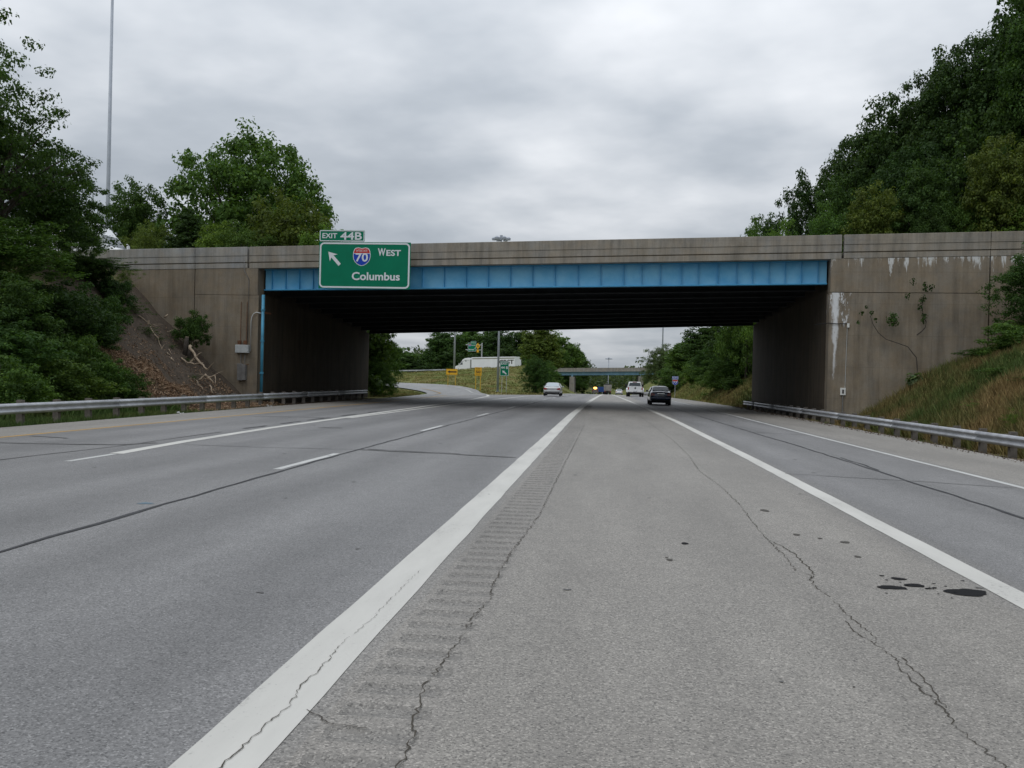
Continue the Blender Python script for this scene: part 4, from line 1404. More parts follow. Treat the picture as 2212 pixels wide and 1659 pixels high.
seg = np.linspace(FX0, FX1, 8)
for k in range(7):
    fbox(seg[k] + 0.02, seg[k + 1] - 0.02, 0, 0.3, -0.85, 0).build('parapet', M['conc_far'], fb)
    fbox(seg[k] + 0.02, seg[k + 1] - 0.02, 12, 12.3, -0.85, 0).build('parapet', M['conc_far'], fb)
fbox(FX0, FX1, -0.12, 12.4, -1.08, -0.86).build('deck_slab', M['conc_para_l'], fb)
for k, y in enumerate((0.7, 4.4, 8.0, 11.6)):
    w = fbox(-17.5, 20.0, y - 0.02, y + 0.02, -2.0, -1.09).build('girder_web', M['blue_far'], fb)
    fbox(-17.5, 20.0, y - 0.2, y + 0.2, -2.06, -2.0).build('girder_flange', M['blue_far'], w)
for px in (1235.5, 1384.5):
    x = at(px, 820, YF).x
    g = Hf(x, YF)
    pier = MB().box((x - 0.7, 0.2, g - 1), (x + 0.7, 12.0, zf(x) - 2.45)).build('pier', M['conc_far'], fb)
    for y in (0.7, 4.4, 8.0, 11.6):
        MB().box((x - 0.22, y - 0.2, zf(x) - 2.449), (x + 0.22, y + 0.2, zf(x) - 2.065)).build('bearing', M['blue_far'], pier)
for (x0, x1, sg) in ((FX0, -17.5, 1), (20.0, FX1, -1)):
    fbox(x0, x1, 0.31, 11.9, -9, -1.1).build('abutment', M['conc_far'], fb)
# sloped concrete paving under the far bridge
g = crest(258)
MB().hexa([(-16.5, 255, g - 1.2), (-8.2, 255, g - 1.2), (-8.2, 276, g - 1.2), (-16.5, 276, g - 1.2), (-16.5, 255, g + 2.2), (-8.2, 255, g + 0.15), (-8.2, 276, g + 0.15), (-16.5, 276, g + 2.2)]).build('slope_paving', M['conc_far'])
tag(bpy.data.objects['slope_paving'], 'pale concrete slope paving at the foot of the far pier', 'paving')


# ------------------------------------------------------------------ vehicles (all point towards +y, origin on the road under the middle)
def wheel(parent, x, y, r, w, dual=False, m='rim'):
    o = empty('wheel', (x, y, r))
    o.parent = parent
    s = 1 if x > 0 else -1
    for k in range(2 if dual else 1):
        xo = -s * k * (w + 0.06)
        prof = [(-w / 2, r * 0.62), (-w / 2, r * 0.93), (-w / 2 + 0.03, r), (w / 2 - 0.03, r), (w / 2, r * 0.93), (w / 2, r * 0.62)]
        mb = MB()
        n = 20
        for a in range(n):
            t = 2 * math.pi * a / n
            for (px, pr) in prof:
                mb.v.append((xo + px, pr * math.cos(t), pr * math.sin(t)))
        for a in range(n):
            for k2 in range(6):
                mb.f.append((a * 6 + k2, a * 6 + (k2 + 1) % 6, ((a + 1) % n) * 6 + (k2 + 1) % 6, ((a + 1) % n) * 6 + k2))
        mb.build('tyre', M['tyre'], o, smooth=True)
        MB().tube([(xo - w * 0.42, 0, 0), (xo + w * 0.42, 0, 0)], r * 0.63, 16).build('rim', M[m], o)
    return o


def loft(sections, m, parent, name='body', sub=1):
    """sections: (y, [(x, z) ...]) right-hand outline from under-centre to top-centre; mirrored"""
    mb = MB()
    n = None
    for (y, half) in sections:
        row = [(x, y, z) for x, z in half] + [(-x, y, z) for x, z in half[::-1]]
        n = len(row)
        mb.v += row
    for a in range(len(sections) - 1):
        for k in range(n):
            k2 = (k + 1) % n
            mb.f.append((a * n + k, a * n + k2, (a + 1) * n + k2, (a + 1) * n + k))
    mb.f.append(tuple(range(n)))
    mb.f.append(tuple(range((len(sections) - 1) * n, len(sections) * n))[::-1])
    o = mb.build(name, m, parent, smooth=True)
    if sub:
        s = o.modifiers.new('smooth', 'SUBSURF')
        s.levels = s.render_levels = sub
    return o


def sec(y, w, zb, zbelt, zt, wt):
    return (y, [(w * 0.5, zb), (w * 0.93, zb + 0.03), (w, zb + 0.2), (w * 1.0, (zb + zbelt) / 2 + 0.08), (w * 0.96, zbelt), (wt, zt - 0.05), (wt * 0.86, zt - 0.012), (0.01, zt)])


def quadplate(parent, name, m, corners, th=0.012):
    a, b, c, d = [Vector(p) for p in corners]
    n = (b - a).cross(d - a).normalized() * th
    mb = MB().hexa([a, b, c, d, a + n, b + n, c + n, d + n])
    return mb.build(name, m, parent)


def sedan(name, label, paint, glass, Lg, w, hgt, loc, chrome=False, rz=0.0):
    o = empty(name, loc, rz, label, 'car')
    y0, y1 = -Lg / 2, Lg / 2
    hw = w / 2
    zt, zr = 0.98, hgt          # boot lid height, roof
    b = loft([sec(y0, hw * 0.80, 0.34, 0.84, 0.93, hw * 0.70), sec(y0 + 0.07, hw * 0.93, 0.27, 0.90, 1.0, hw * 0.80), sec(y0 + 0.35, hw * 0.985, 0.22, 0.95, 1.03, hw * 0.83),
              sec(y0 + 0.70, hw, 0.2, 0.96, 1.06, hw * 0.82), sec(y0 + 1.25, hw, 0.2, 0.96, zr - 0.07, hw * 0.70), sec(y0 + 1.6, hw, 0.2, 0.96, zr, hw * 0.69),
              sec(y0 + 2.2, hw, 0.2, 0.95, zr, hw * 0.69), sec(y1 - 1.65, hw, 0.2, 0.94, zr - 0.06, hw * 0.68), sec(y1 - 1.05, hw, 0.2, 0.92, 1.0, hw * 0.8), sec(y1 - 0.4, hw * 0.97, 0.22, 0.78, 0.88, hw * 0.76), sec(y1, hw * 0.8, 0.3, 0.6, 0.7, hw * 0.62)], paint, o)
    quadplate(o, 'rear_window', glass, [(-hw * 0.74, y0 + 0.62, 1.055), (hw * 0.74, y0 + 0.62, 1.055), (hw * 0.58, y0 + 1.19, zr - 0.085), (-hw * 0.58, y0 + 1.19, zr - 0.085)], 0.03)
    for s in (-1, 1):
        quadplate(o, 'side_window', M['glass'], [(s * hw * 0.955, y0 + 1.02, 0.99), (s * hw * 0.955, y1 - 1.25, 0.99), (s * hw * 0.735, y1 - 1.75, zr - 0.10), (s * hw * 0.735, y0 + 1.38, zr - 0.10)][::s], 0.02)
        MB().prism([(s * hw * 0.90, 0.70), (s * hw * 0.56, 0.72), (s * hw * 0.52, 0.78), (s * hw * 0.62, 0.86), (s * hw * 0.86, 0.92), (s * hw * 0.93, 0.88)], y0 - 0.012, y0 + 0.22).build('tail_lamp', M['lamp_red'], o)
        mr = MB().box((s * hw * 1.0, y1 - 1.52, 0.95), (s * hw * 1.17, y1 - 1.40, 1.10)).build('mirror', paint, o, bevel=0.03)
        for (y, _) in ((y0 + 0.92, 0), (y1 - 0.85, 0)):
            wheel(o, s * (hw - 0.12), y, 0.31, 0.21)
    MB().box((-hw * 0.25, y0 - 0.02, 0.68), (hw * 0.25, y0 + 0.05, 0.82)).build('number_plate', M['plate'], o)
    MB().box((-hw * 0.82, y0 - 0.005, 0.30), (hw * 0.82, y0 + 0.3, 0.42)).build('rear_valance', M['under'], o, bevel=0.02)
    MB().box((-hw * 0.9, y0 - 0.035, 0.46), (hw * 0.9, y0 + 0.3, 0.645)).build('bumper', paint, o, bevel=0.05)
    MB().box((-hw * 0.85, y0 + 0.4, 0.17), (hw * 0.85, y1 - 0.3, 0.30)).build('underbody', M['under'], o)
    if chrome:
        MB().box((-hw * 0.33, y0 - 0.045, 0.845), (hw * 0.33, y0 + 0.05, 0.885)).build('chrome_strip', M['chrome'], o)
    return o


p = at(1427, 876.0, 68.2)
sedan('car', 'dark blue four door sedan just emerging from under the overpass', M['paint_navy'], M['rear_glass'], 4.45, 1.62, 1.43, (p.x, 70.4, float(crest(70.4))), True)
sedan('car', 'silver sedan with dark number plate beyond the exit gore', M['paint_silver'], M['rear_glass'], 5.0, 1.96, 1.50, (-5.75, 103.5, float(crest(103.5)) + 0.05))
p = at(1337.5, 848, 235)
sedan('car', 'tiny white car far ahead dipping over the crest', M['paint_white'], M['glass'], 4.6, 1.8, 1.5, (p.x, 238, float(crest(238))))


def pickup(loc):
    o = empty('pickup_truck', loc, 0, 'white crew cab pickup truck with dual rear wheels driving away', 'pickup truck')
    P = M['paint_white']
    MB().prism([(-3.0, 0.62), (3.0, 0.62), (3.0, 1.0), (2.85, 1.22), (1.3, 1.32), (-3.0, 1.32)], -0.98, 0.98, 'x').build('body', P, o, bevel=0.06)
    mb = MB()
    loft([(-1.0, [(0.9, 1.31), (0.93, 1.36), (0.90, 1.5), (0.76, 1.93), (0.70, 1.98), (0.0, 2.0)]), (-0.8, [(0.92, 1.31), (0.95, 1.36), (0.92, 1.5), (0.78, 1.95), (0.71, 2.0), (0.0, 2.02)]),
          (0.9, [(0.92, 1.31), (0.95, 1.36), (0.92, 1.5), (0.78, 1.95), (0.71, 2.0), (0.0, 2.02)]), (1.75, [(0.9, 1.3), (0.93, 1.33), (0.9, 1.36), (0.84, 1.38), (0.8, 1.39), (0.0, 1.4)])], P, o, 'cab', 0)
    quadplate(o, 'rear_window', M['glass'], [(-0.78, -1.0, 1.45), (0.78, -1.0, 1.45), (0.68, -1.0, 1.88), (-0.68, -1.0, 1.88)], 0.03)
    MB().box((-0.28, -1.03, 1.93), (0.28, -0.95, 1.99)).build('high_lamp', M['lamp_red'], o)
    tg = MB().box((-0.80, -3.03, 0.86), (0.80, -2.98, 1.36)).build('tailgate', P, o, bevel=0.02)
    MB().tube([(0, -3.06, 1.17), (0, -3.02, 1.17)], 0.11, 12).build('badge', M['under'], tg)
    MB().box((-0.74, -2.9, 1.325), (0.74, -1.1, 1.33)).build('bed_liner', M['under'], o)
    for s in (-1, 1):
        MB().box((s * 0.84, -3.025, 0.95), (s * 0.985, -2.9, 1.28)).build('tail_lamp', M['lamp_red'], o)
        MB().prism([(-2.75, 0.62), (-1.15, 0.62), (-1.25, 1.02), (-1.55, 1.16), (-2.35, 1.16), (-2.65, 1.02)], s * 0.97, s * 1.17, 'x').build('rear_fender', P, o, bevel=0.05)
        MB().box((s * 1.0, 1.25, 1.35), (s * 1.28, 1.35, 1.65)).build('mirror', M['under'], o, bevel=0.02)
        quadplate(o, 'side_window', M['glass'], [(s * 0.925, -0.75, 1.45), (s * 0.925, 1.15, 1.45), (s * 0.80, 0.85, 1.88), (s * 0.80, -0.75, 1.88)][::s], 0.02)
        wheel(o, s * 1.03, -1.95, 0.40, 0.22, True)
        wheel(o, s * 0.86, 1.95, 0.40, 0.26)
        MB().box((s * 0.86, -2.55, 0.25), (s * 1.15, -2.52, 0.55)).build('mud_flap', M['under'], o)
        MB().box((s * 0.90, -2.56, 0.52), (s * 1.12, -2.551, 0.66)).build('flap_weight', M['white_box'], o)
    MB().box((-0.93, -3.16, 0.62), (0.93, -2.99, 0.84)).build('bumper', P, o, bevel=0.03)
    MB().box((-0.26, -3.175, 0.66), (0.26, -3.161, 0.80)).build('number_plate', M['plate'], o)
    MB().box((-0.8, -2.9, 0.35), (0.8, 2.6, 0.61)).build('chassis', M['under'], o)
    return o


pickup((4.06, 125.5, float(crest(125.5))))


def semi(loc, rz, label, group=None, lettering=True, tilt=0.0):
    """tractor front bumper at the origin, trailer behind (-y)"""
    o = empty('semi_truck', loc, rz, label, 'truck', group)
    o.rotation_euler = (tilt, 0, rz)
    P = M['paint_white']
    prof = [(0.0, 0.55), (0.0, 1.35), (-0.25, 1.72), (-1.75, 2.05), (-2.55, 2.95), (-3.1, 3.55), (-3.9, 3.9), (-5.0, 3.98), (-6.1, 3.98), (-6.1, 0.9), (-5.0, 0.9), (-4.9, 0.55)]
    MB().prism(prof, -1.18, 1.18, 'x').build('cab', P, o, bevel=0.16)
    quadplate(o, 'windscreen', M['glass'], [(-1.0, -1.80, 2.12), (1.0, -1.80, 2.12), (0.92, -2.5, 2.92), (-0.92, -2.5, 2.92)][::-1], -0.03)
    for s in (-1, 1):
        MB().prism([(-2.15, 2.1), (-3.15, 2.1), (-3.15, 2.75), (-2.7, 2.8)], s * 1.17, s * 1.20, 'x').build('side_window', M['glass'], o)
        MB().prism([(-4.3, 2.95), (-4.65, 2.95), (-4.65, 3.4), (-4.15, 3.4)], s * 1.17, s * 1.195, 'x').build('sleeper_window', M['grey_trim'], o)
        MB().tube([(s * 1.2, -1.95, 1.75), (s * 1.42, -1.95, 1.8), (s * 1.42, -1.95, 2.5), (s * 1.2, -1.95, 2.55)], 0.035, 6).build('mirror_arm', P, o)
        MB().box((s * 1.30, -2.05, 1.85), (s * 1.54, -1.92, 2.45)).build('mirror', P, o, bevel=0.03)
        MB().box((s * 1.12, -6.6, 0.5), (s * 1.18, -6.101, 3.5)).build('side_extender', M['grey_trim'], o)
        MB().prism([(-2.55, 2.96), (-3.9, 3.25), (-5.9, 3.25), (-5.9, 3.17), (-3.9, 3.17), (-2.6, 2.86)], s * 1.17, s * 1.195, 'x').build('roof_stripe', M['grey_trim'], o)
        wheel(o, s * 1.03, -1.25, 0.52, 0.28)
        for y in (-5.0, -6.3):
            wheel(o, s * 1.03, y, 0.52, 0.28, True)
        for y in (-20.0, -21.3):
            wheel(o, s * 1.06, y, 0.52, 0.28, True)
        MB().box((s * 0.75, 0.0, 0.95), (s * 1.1, 0.03, 1.25)).build('headlamp', M['chrome'], o)
    MB().box((-0.7, 0.0, 0.75), (0.7, 0.04, 1.55)).build('grille', M['grey_trim'], o)
    MB().box((-1.2, -0.3, 0.3), (1.2, 0.08, 0.58)).build('bumper', P, o, bevel=0.05)
    MB().box((-0.5, -22.0, 0.75), (0.5, -1.0, 0.95)).build('chassis', M['under'], o)
    tr = MB().box((-1.3, -22.9, 1.15), (1.3, -6.75, 4.12)).build('trailer', M['trailer_white'], o, bevel=0.03)
    for s in (-1, 1):
        MB().box((s * 1.301, -22.8, 3.60), (s * 1.312, -7.1, 3.84)).build('rail_stripe', M['olive_trim'], tr)
        MB().box((s * 1.301, -22.8, 1.10), (s * 1.33, -6.8, 1.25)).build('bottom_rail', M['grey_trim'], tr)
    if lettering:
        me = fit_text('CRST', M['black_sign'], tr, 0, 5.2, 2.15, 3.3, 0.0, bold=0.03)
        me.location = (-1.315, -17.3, 0)
        me.rotation_euler = (0, 0, R(-90))
    return o


# on the higher road beyond the ramp, cab to the left and farther off
cab = at(988.5, 796, 258)
semi((cab.x, 258, 3.45), R(90 - 36), 'white semi truck with a long white lettered trailer on the road above the mown slope', tilt=-R(0.8))
# on the overpass, half hidden by the left bank trees
p = at(306, 540, 57.5)
semi((p.x + 0.1, 57.5, 7.55), R(-90) + PHI, 'white semi truck on the overpass half hidden behind the left bank trees', lettering=False)


def work_truck(name, loc, label, body_m, kind):
    o = empty(name, loc, 0, label, 'truck')
    if kind == 'dump':
        MB().prism([(-1.25, 1.2), (1.25, 1.2), (1.3, 3.1), (-1.3, 3.1)], -3.4, 1.2).build('dump_body', body_m, o, bevel=0.05)
        MB().prism([(-1.25, 3.1), (1.25, 3.1), (0.9, 3.45), (-0.9, 3.45)], -3.3, 1.1).build('load_tarp', M['tarp'], o)
        for x in (-0.85, 0.0, 0.85):
            MB().box((x - 0.05, -3.46, 1.3), (x + 0.05, -3.401, 3.0)).build('tailgate_rib', body_m, o)
        MB().prism([(1.4, 0.8), (4.2, 0.8), (4.2, 1.7), (3.1, 1.8), (2.7, 2.7), (1.4, 2.75)], -1.15, 1.15, 'x').build('cab', M['paint_white'], o, bevel=0.06)
    else:
        MB().prism([(-3.2, 0.9), (0.4, 0.9), (0.4, 2.6), (-3.2, 2.6)], -1.15, 1.15, 'x').build('box_body', body_m, o, bevel=0.04)
        MB().prism([(0.6, 0.7), (3.2, 0.7), (3.2, 1.3), (2.3, 1.45), (1.8, 2.2), (0.6, 2.25)], -1.05, 1.05, 'x').build('cab', M['paint_white'], o, bevel=0.06)
    for s in (-1, 1):
        MB().box((s * 0.7, -3.5, 0.85), (s * 1.05, -3.42, 1.05)).build('tail_lamp', M['lamp_red'], o)
        for y in ((-2.6, -1.3, 3.0) if kind == 'dump' else (-2.2, 2.2)):
            wheel(o, s * 0.98, y, 0.5, 0.3, y < 0)
    MB().box((-0.5, -3.3, 0.6), (0.5, 3.0, 0.9)).build('chassis', M['under'], o)
    return o


p = at(1313, 830, 300)
work_truck('dump_truck', (p.x, 304, float(crest(300))), 'grey dump truck with dark load tarp far ahead', M['dump_grey'], 'dump')
p = at(1299, 835, 318)
o = work_truck('blue_truck', (p.x - 0.2, 322, float(crest(322))), 'blue boxed work truck just left of the far dump truck', M['truck_blue'], 'box')
o.rotation_euler = (0, 0, R(40))
p = at(1285.8, 838.4, 285)
o = empty('warning_vehicle', (p.x, 287, float(crest(287))), 0, 'dark work vehicle with glowing amber beacon far ahead', 'truck')
MB().prism([(-2.4, 0.45), (2.4, 0.45), (2.4, 1.0), (1.4, 1.1), (0.8, 1.75), (-2.4, 1.8)], -0.95, 0.95, 'x').build('body', M['box_dark'], o, bevel=0.06)
for s in (-1, 1):
    for y in (-1.5, 1.5):
        wheel(o, s * 0.85, y, 0.36, 0.24)
    MB().box((s * 0.7, -2.45, 0.9), (s * 0.92, -2.39, 1.3)).build('tail_lamp', M['lamp_red'], o)
zb_ = p.z - o.location.z
MB().tube([(0, -2.2, 1.75), (0, -2.2, zb_)], 0.05, 6).build('beacon_stem', M['under'], o)
MB().tube([(0, -2.2, zb_ - 0.33), (0, -2.2, zb_ - 0.2), (0, -2.2, zb_ + 0.2), (0, -2.2, zb_ + 0.33)], [0.25, 0.5, 0.5, 0.25], 12).build('beacon', M['amber'], o, smooth=True)


# ------------------------------------------------------------------ foliage
def leaf_cloud(C, n_per, rad, size, rng, flat=0.7, upbias=0.5, aspect=0.62):
    """leaf-sized bent quads round clump centres C (k,3); returns V, F"""
    k = len(C)
    n = k * n_per
    cen = np.repeat(C, n_per, 0)
    r = np.repeat(np.asarray(rad) * np.ones(k), n_per)[:, None]
    d = rng.normal(size=(n, 3))
    d /= np.linalg.norm(d, axis=1, keepdims=True)
    q = rng.random((n, 1)) ** 0.45
    off = d * q * r * np.array([1, 1, flat])
    P = cen + off
    nrm = d * 0.85 + rng.normal(size=(n, 3)) * 0.42 + np.array([0, 0, upbias])
    nrm /= np.linalg.norm(nrm, axis=1, keepdims=True)
    t = np.cross(nrm, rng.normal(size=(n, 3)))
    t /= np.linalg.norm(t, axis=1, keepdims=True)
    b = np.cross(nrm, t)
    s = (size * (0.6 + 0.8 * rng.random(n)))[:, None]
    a0 = P - t * s * 0.5
    a1 = P + b * s * 0.5 * aspect + nrm * s * 0.10
    a2 = P + t * s * 0.5
    a3 = P - b * s * 0.5 * aspect + nrm * s * 0.10
    V = np.stack([a0, a1, a2, a3], 1).reshape(-1, 3)
    F = np.arange(n * 4).reshape(-1, 4)
    return V, F


def crown_centres(n, rng, rx, ry, z0, z1, lump=0.28, shell=0.45, pear=0.0, cut=0.0):
    """clump centres filling a lumpy ellipsoid from z0 to z1"""
    d = rng.normal(size=(n, 3))
    d /= np.linalg.norm(d, axis=1, keepdims=True)
    ph = rng.random(6) * 6.28
    az = np.arctan2(d[:, 1], d[:, 0])
    el = np.arcsin(d[:, 2])
    lm = 1 + lump * (0.5 * np.sin(2 * az + ph[0]) * np.cos(el) + 0.45 * np.sin(3 * az + ph[1] + 2 * el) + 0.4 * np.sin(5 * el + ph[2] + az) + 0.3 * np.sin(5 * az + ph[3]))
    q = rng.random(n) ** shell
    p = d * (q * lm)[:, None]
    w = 1 - pear * p[:, 2]
    cz, hz = (z0 + z1) / 2, (z1 - z0) / 2
    return np.stack([p[:, 0] * rx * w, p[:, 1] * ry * w, cz + p[:, 2] * hz], 1)


def limbs(rng, h, r, crown_z0, centres, n_limb=12, lean=0.04):
    mb = MB()
    top = h * 0.82
    pts = [Vector((0, 0, -0.4))]
    x = y = 0
    for k in range(1, 7):
        x += rng.normal() * lean * h * 0.12
        y += rng.normal() * lean * h * 0.12
        pts.append(Vector((x, y, top * k / 6)))
    mb.tube(pts, [r * 1.35, r, r * 0.82, r * 0.66, r * 0.5, r * 0.32, r * 0.1], 9)
    pick = rng.choice(len(centres), size=min(n_limb, len(centres)), replace=False)
    for j in pick:
        c = Vector(centres[j])
        t = min(max((c.z * 0.62) / top, 0.14), 0.95)
        a = pts[min(int(t * 6), 5)].lerp(pts[min(int(t * 6) + 1, 6)], t * 6 - int(t * 6))
        m = a.lerp(c, 0.5) + Vector((rng.normal() * 0.1, rng.normal() * 0.1, 0.05)) * h * 0.12
        mb.tube([a, m, c], [r * 0.34, r * 0.2, r * 0.05], 5, False)
    return mb.mesh('trunk', M['bark'], True)


PROTO = {}


def proto(name, seed, h, rx, z0, n, per, rad, size, lump=0.28, shell=0.45, pear=0.0, r=0.25, flat=0.7, n_limb=14, lean=0.04, conic=False, upbias=0.5, sub=None):
    rng = np.random.default_rng(seed)
    C = crown_centres(n, rng, rx - rad * 0.5, rx - rad * 0.5, z0 + rad * 0.4, h - rad * 0.5, lump, shell, pear)
    if conic:
        w = np.clip(1.12 - (C[:, 2] - z0) / (h - z0), 0.05, 1)[:, None]
        C[:, :2] *= w * 1.25
    rr = rad * (0.65 + 0.7 * rng.random(n))
    V, F = leaf_cloud(C, per, rr, size, rng, flat, upbias)
    lo, hi = np.percentile(V, 1.2, 0), np.percentile(V, 98.8, 0)
    hi[2] = np.percentile(V[:, 2], 99.97)
    crown = np_mesh('crown', V, F, M['leaf'])
    PROTO[name] = (limbs(rng, h, r, z0, C, n_limb, lean), crown, h, (hi[0] - lo[0]), (lo[0] + hi[0]) / 2, hi[2])


#      name      seed  h    rx   z0   n    per rad  leaf
proto('oak',     21, 15.0, 6.2, 0.5, 820, 80, 0.78, 0.24, 0.10, 0.40, 0.22, 0.32, n_limb=26)
proto('round',    2, 11.0, 4.3, 0.5, 430, 60, 0.72, 0.26, 0.20, 0.42, 0.12, 0.24, n_limb=18)
proto('tall',     3, 14.0, 3.9, 0.8, 480, 60, 0.72, 0.26, 0.22, 0.42, 0.16, 0.26, n_limb=18)
proto('ragged',   4, 12.0, 4.4, 0.8, 330, 72, 0.70, 0.26, 0.38, 0.45, 0.10, 0.22, n_limb=22)
proto('airy',     5, 10.0, 5.2, 2.0, 230, 84, 0.70, 0.17, 0.36, 0.48, -0.10, 0.22, flat=0.42, n_limb=44, lean=0.1)
proto('dense',    6, 8.0, 3.6, 0.0, 420, 84, 0.52, 0.155, 0.24, 0.50, 0.20, 0.18, n_limb=16)
proto('bush',     7, 3.0, 1.9, 0.0, 150, 90, 0.34, 0.115, 0.32, 0.50, 0.15, 0.06, n_limb=10)
proto('bush_b',   8, 3.4, 1.7, 0.0, 140, 90, 0.34, 0.125, 0.40, 0.50, 0.10, 0.06, n_limb=10)
proto('conifer',  9, 11.0, 3.0, 0.4, 300, 64, 0.55, 0.20, 0.22, 0.5, 0.0, 0.2, conic=True, flat=0.35, n_limb=10)
proto('far',     10, 12.0, 4.6, 0.0, 300, 46, 0.95, 0.46, 0.24, 0.42, 0.18, 0.25, n_limb=8)
proto('far_tall', 11, 16.0, 4.4, 0.0, 360, 46, 0.95, 0.46, 0.26, 0.42, 0.18, 0.25, n_limb=8)
proto('wispy',   12, 3.2, 1.9, 0.0, 90, 60, 0.30, 0.075, 0.45, 0.6, -0.2, 0.04, flat=0.6, n_limb=26, lean=0.2)

G_DARK = (0.0371, 0.0737, 0.0216)
G_DEEP = (0.0476, 0.0940, 0.0241)
G_MID = (0.0708, 0.1305, 0.0295)
G_OLIVE = (0.0860, 0.1230, 0.0268)
G_LIGHT = (0.0990, 0.1675, 0.0314)
G_PALE = (0.085, 0.115, 0.050)


def grow(kind, pl, pr, pt, Y, col, label, cat='tree', group=None, name=None, sink=0.0, rz=None, ground=None, maxasp=1.25):
    """stand a tree of a prototype so that its crown spans pl..pr and tops out at pt when seen from the road at distance Y"""
    tm, cm, h, w, cx, zt = PROTO[kind]
    a, b = at(pl, pt, Y), at(pr, pt, Y)
    x = (a.x + b.x) / 2
    g = Hf(x, Y) if ground is None else ground
    g -= sink
    sx = (b.x - a.x) / w
    top = (a.z + b.z) / 2
    sz = max((top - g) / zt, 0.1)
    root = empty(name or ('tree' if cat == 'tree' else 'shrub'), (x, Y, g), 0, label, cat, group)
    sy = (sx + min(sx, sz)) / 2
    szc = min(sz, sx * maxasp)
    rot = random.choice((0, 1)) * math.pi + random.uniform(-0.15, 0.15) if rz is None else rz
    for nm, me in (('trunk' if cat == 'tree' else 'stem', tm), ('crown' if cat == 'tree' else 'foliage', cm)):
        o = link(nm, me, root)
        o.rotation_euler = (0, 0, rot)
        if me is tm:
            o.scale = (sx, sy, sz)
        else:
            o.scale = (sx, sy, szc)
            o.location = (0, 0, zt * (sz - szc))
        if me is cm:
            j = random.uniform(0.88, 1.14)
            o.color = (col[0] * j * random.uniform(0.93, 1.07), col[1] * j, col[2] * j, 1)
    return root


# -- left bank in front of the overpass
grow('airy', -360, 22, -60, 33, G_DEEP, 'tall tree mostly outside the view, only its outer sprays beside the sky', rz=0.6)
grow('airy', -160, 165, 148, 37, G_DEEP, 'tall airy tree with feathery layered sprays standing on the left bank', rz=1.4)
grow('dense', -30, 212, 308, 41, G_DEEP, 'dark dense tree below the airy tree on the left bank')
grow('dense', -190, 120, 455, 34.5, G_MID, 'broad leafy tree low at the outer edge of the left bank')
grow('dense', 95, 208, 415, 46.5, G_MID, 'leafy tree hiding the end of the left parapet')
grow('dense', 60, 262, 556, 44, G_DARK, 'dark bushy tree against the left wing wall end')
LB = [('bush', -90, 90, 585, 33, G_DEEP), ('bush_b', 30, 200, 600, 36, G_DARK), ('bush', 130, 270, 610, 40, G_DEEP), ('bush_b', -60, 110, 690, 31, G_DEEP),
      ('bush', 60, 220, 690, 34.5, G_MID), ('bush_b', 160, 262, 690, 39.5, G_DEEP), ('bush', -80, 80, 765, 28.5, G_MID), ('bush_b', 40, 190, 765, 32, G_MID),
      ('bush', 150, 268, 760, 36, G_MID), ('bush', 205, 310, 795, 37.5, G_DEEP), ('bush_b', 100, 235, 800, 34, G_LIGHT), ('bush_b', -40, 110, 815, 29, G_LIGHT),
      ('bush', -130, 40, 640, 31.5, G_DARK), ('bush', 90, 250, 640, 38, G_DARK), ('bush', 200, 285, 650, 43, G_DEEP)]
for k, (a, pl, pr, pt, Y, c) in enumerate(LB):
    grow(a, pl, pr, pt, Y, c, 'leafy undergrowth bush among others covering the left bank above the guard rail', 'shrub', 'bushes covering the left bank', sink=0.5)
for k, (a_, pl, pr, pt, Y_, c_) in enumerate((('wispy', 232, 300, 560, 47.5, G_OLIVE), ('bush', 205, 290, 585, 45.5, G_DARK), ('wispy', 250, 330, 640, 47, G_DEEP), ('bush_b', 180, 262, 660, 43, G_DEEP), ('bush', 95, 200, 548, 43, G_DEEP), ('bush_b', 150, 245, 556, 45, G_DARK))):
    grow(a_, pl, pr, pt, Y_, c_, 'scrubby brush at the top of the bare soil under the left parapet end', 'shrub', 'brush at the top of the bare left bank', sink=0.3)
grow('bush', 374, 448, 668, 48.6, G_DEEP, 'round dark green bush growing against the left wing wall', 'shrub', sink=0.3)
for k, (pl, pr, pt, Y, c) in enumerate(((330, 362, 755, 46.5, G_DEEP), (361, 382, 757, 47, G_DEEP), (405, 431, 828, 45.5, G_DEEP), (396, 416, 770, 47.2, G_MID), (300, 345, 700, 46, G_DEEP))):
    grow('wispy', pl, pr, pt, Y, c, 'small weed clump on the bare soil beside the left wing wall', 'weed', 'weeds on the bare left bank', name='weed')

# -- behind the overpass, left of the exit sign
grow('oak', 386, 708, 276, 96, G_MID, 'big domed broadleaf tree standing alone behind the left parapet', rz=0.2)
grow('round', 232, 352, 386, 90, G_DEEP, 'smaller ragged tree left of the big domed tree')
grow('round', 288, 372, 478, 85, G_OLIVE, 'olive green bushy tree between the small ragged tree and the big domed one')
grow('conifer', 345, 475, 452, 83, G_DARK, 'dark conical tree behind the left parapet')
grow('tall', 430, 520, 478, 81, G_LIGHT, 'slim bright green sapling behind the left parapet')
grow('round', 520, 712, 414, 85, G_OLIVE, 'rounded lighter tree in front of the big domed tree')
grow('dense', 460, 590, 480, 80.5, G_MID, 'low bushy tree close behind the left parapet')
grow('bush', 640, 745, 480, 80, G_LIGHT, 'bright green bush just behind the exit tab', 'shrub')
grow('dense', 262, 360, 490, 80, G_OLIVE, 'low olive bush behind the parapet beside the hidden truck', 'shrub')
grow('bush_b', 690, 880, 526, 81, G_MID, 'low bush topping out behind the exit sign', 'shrub')

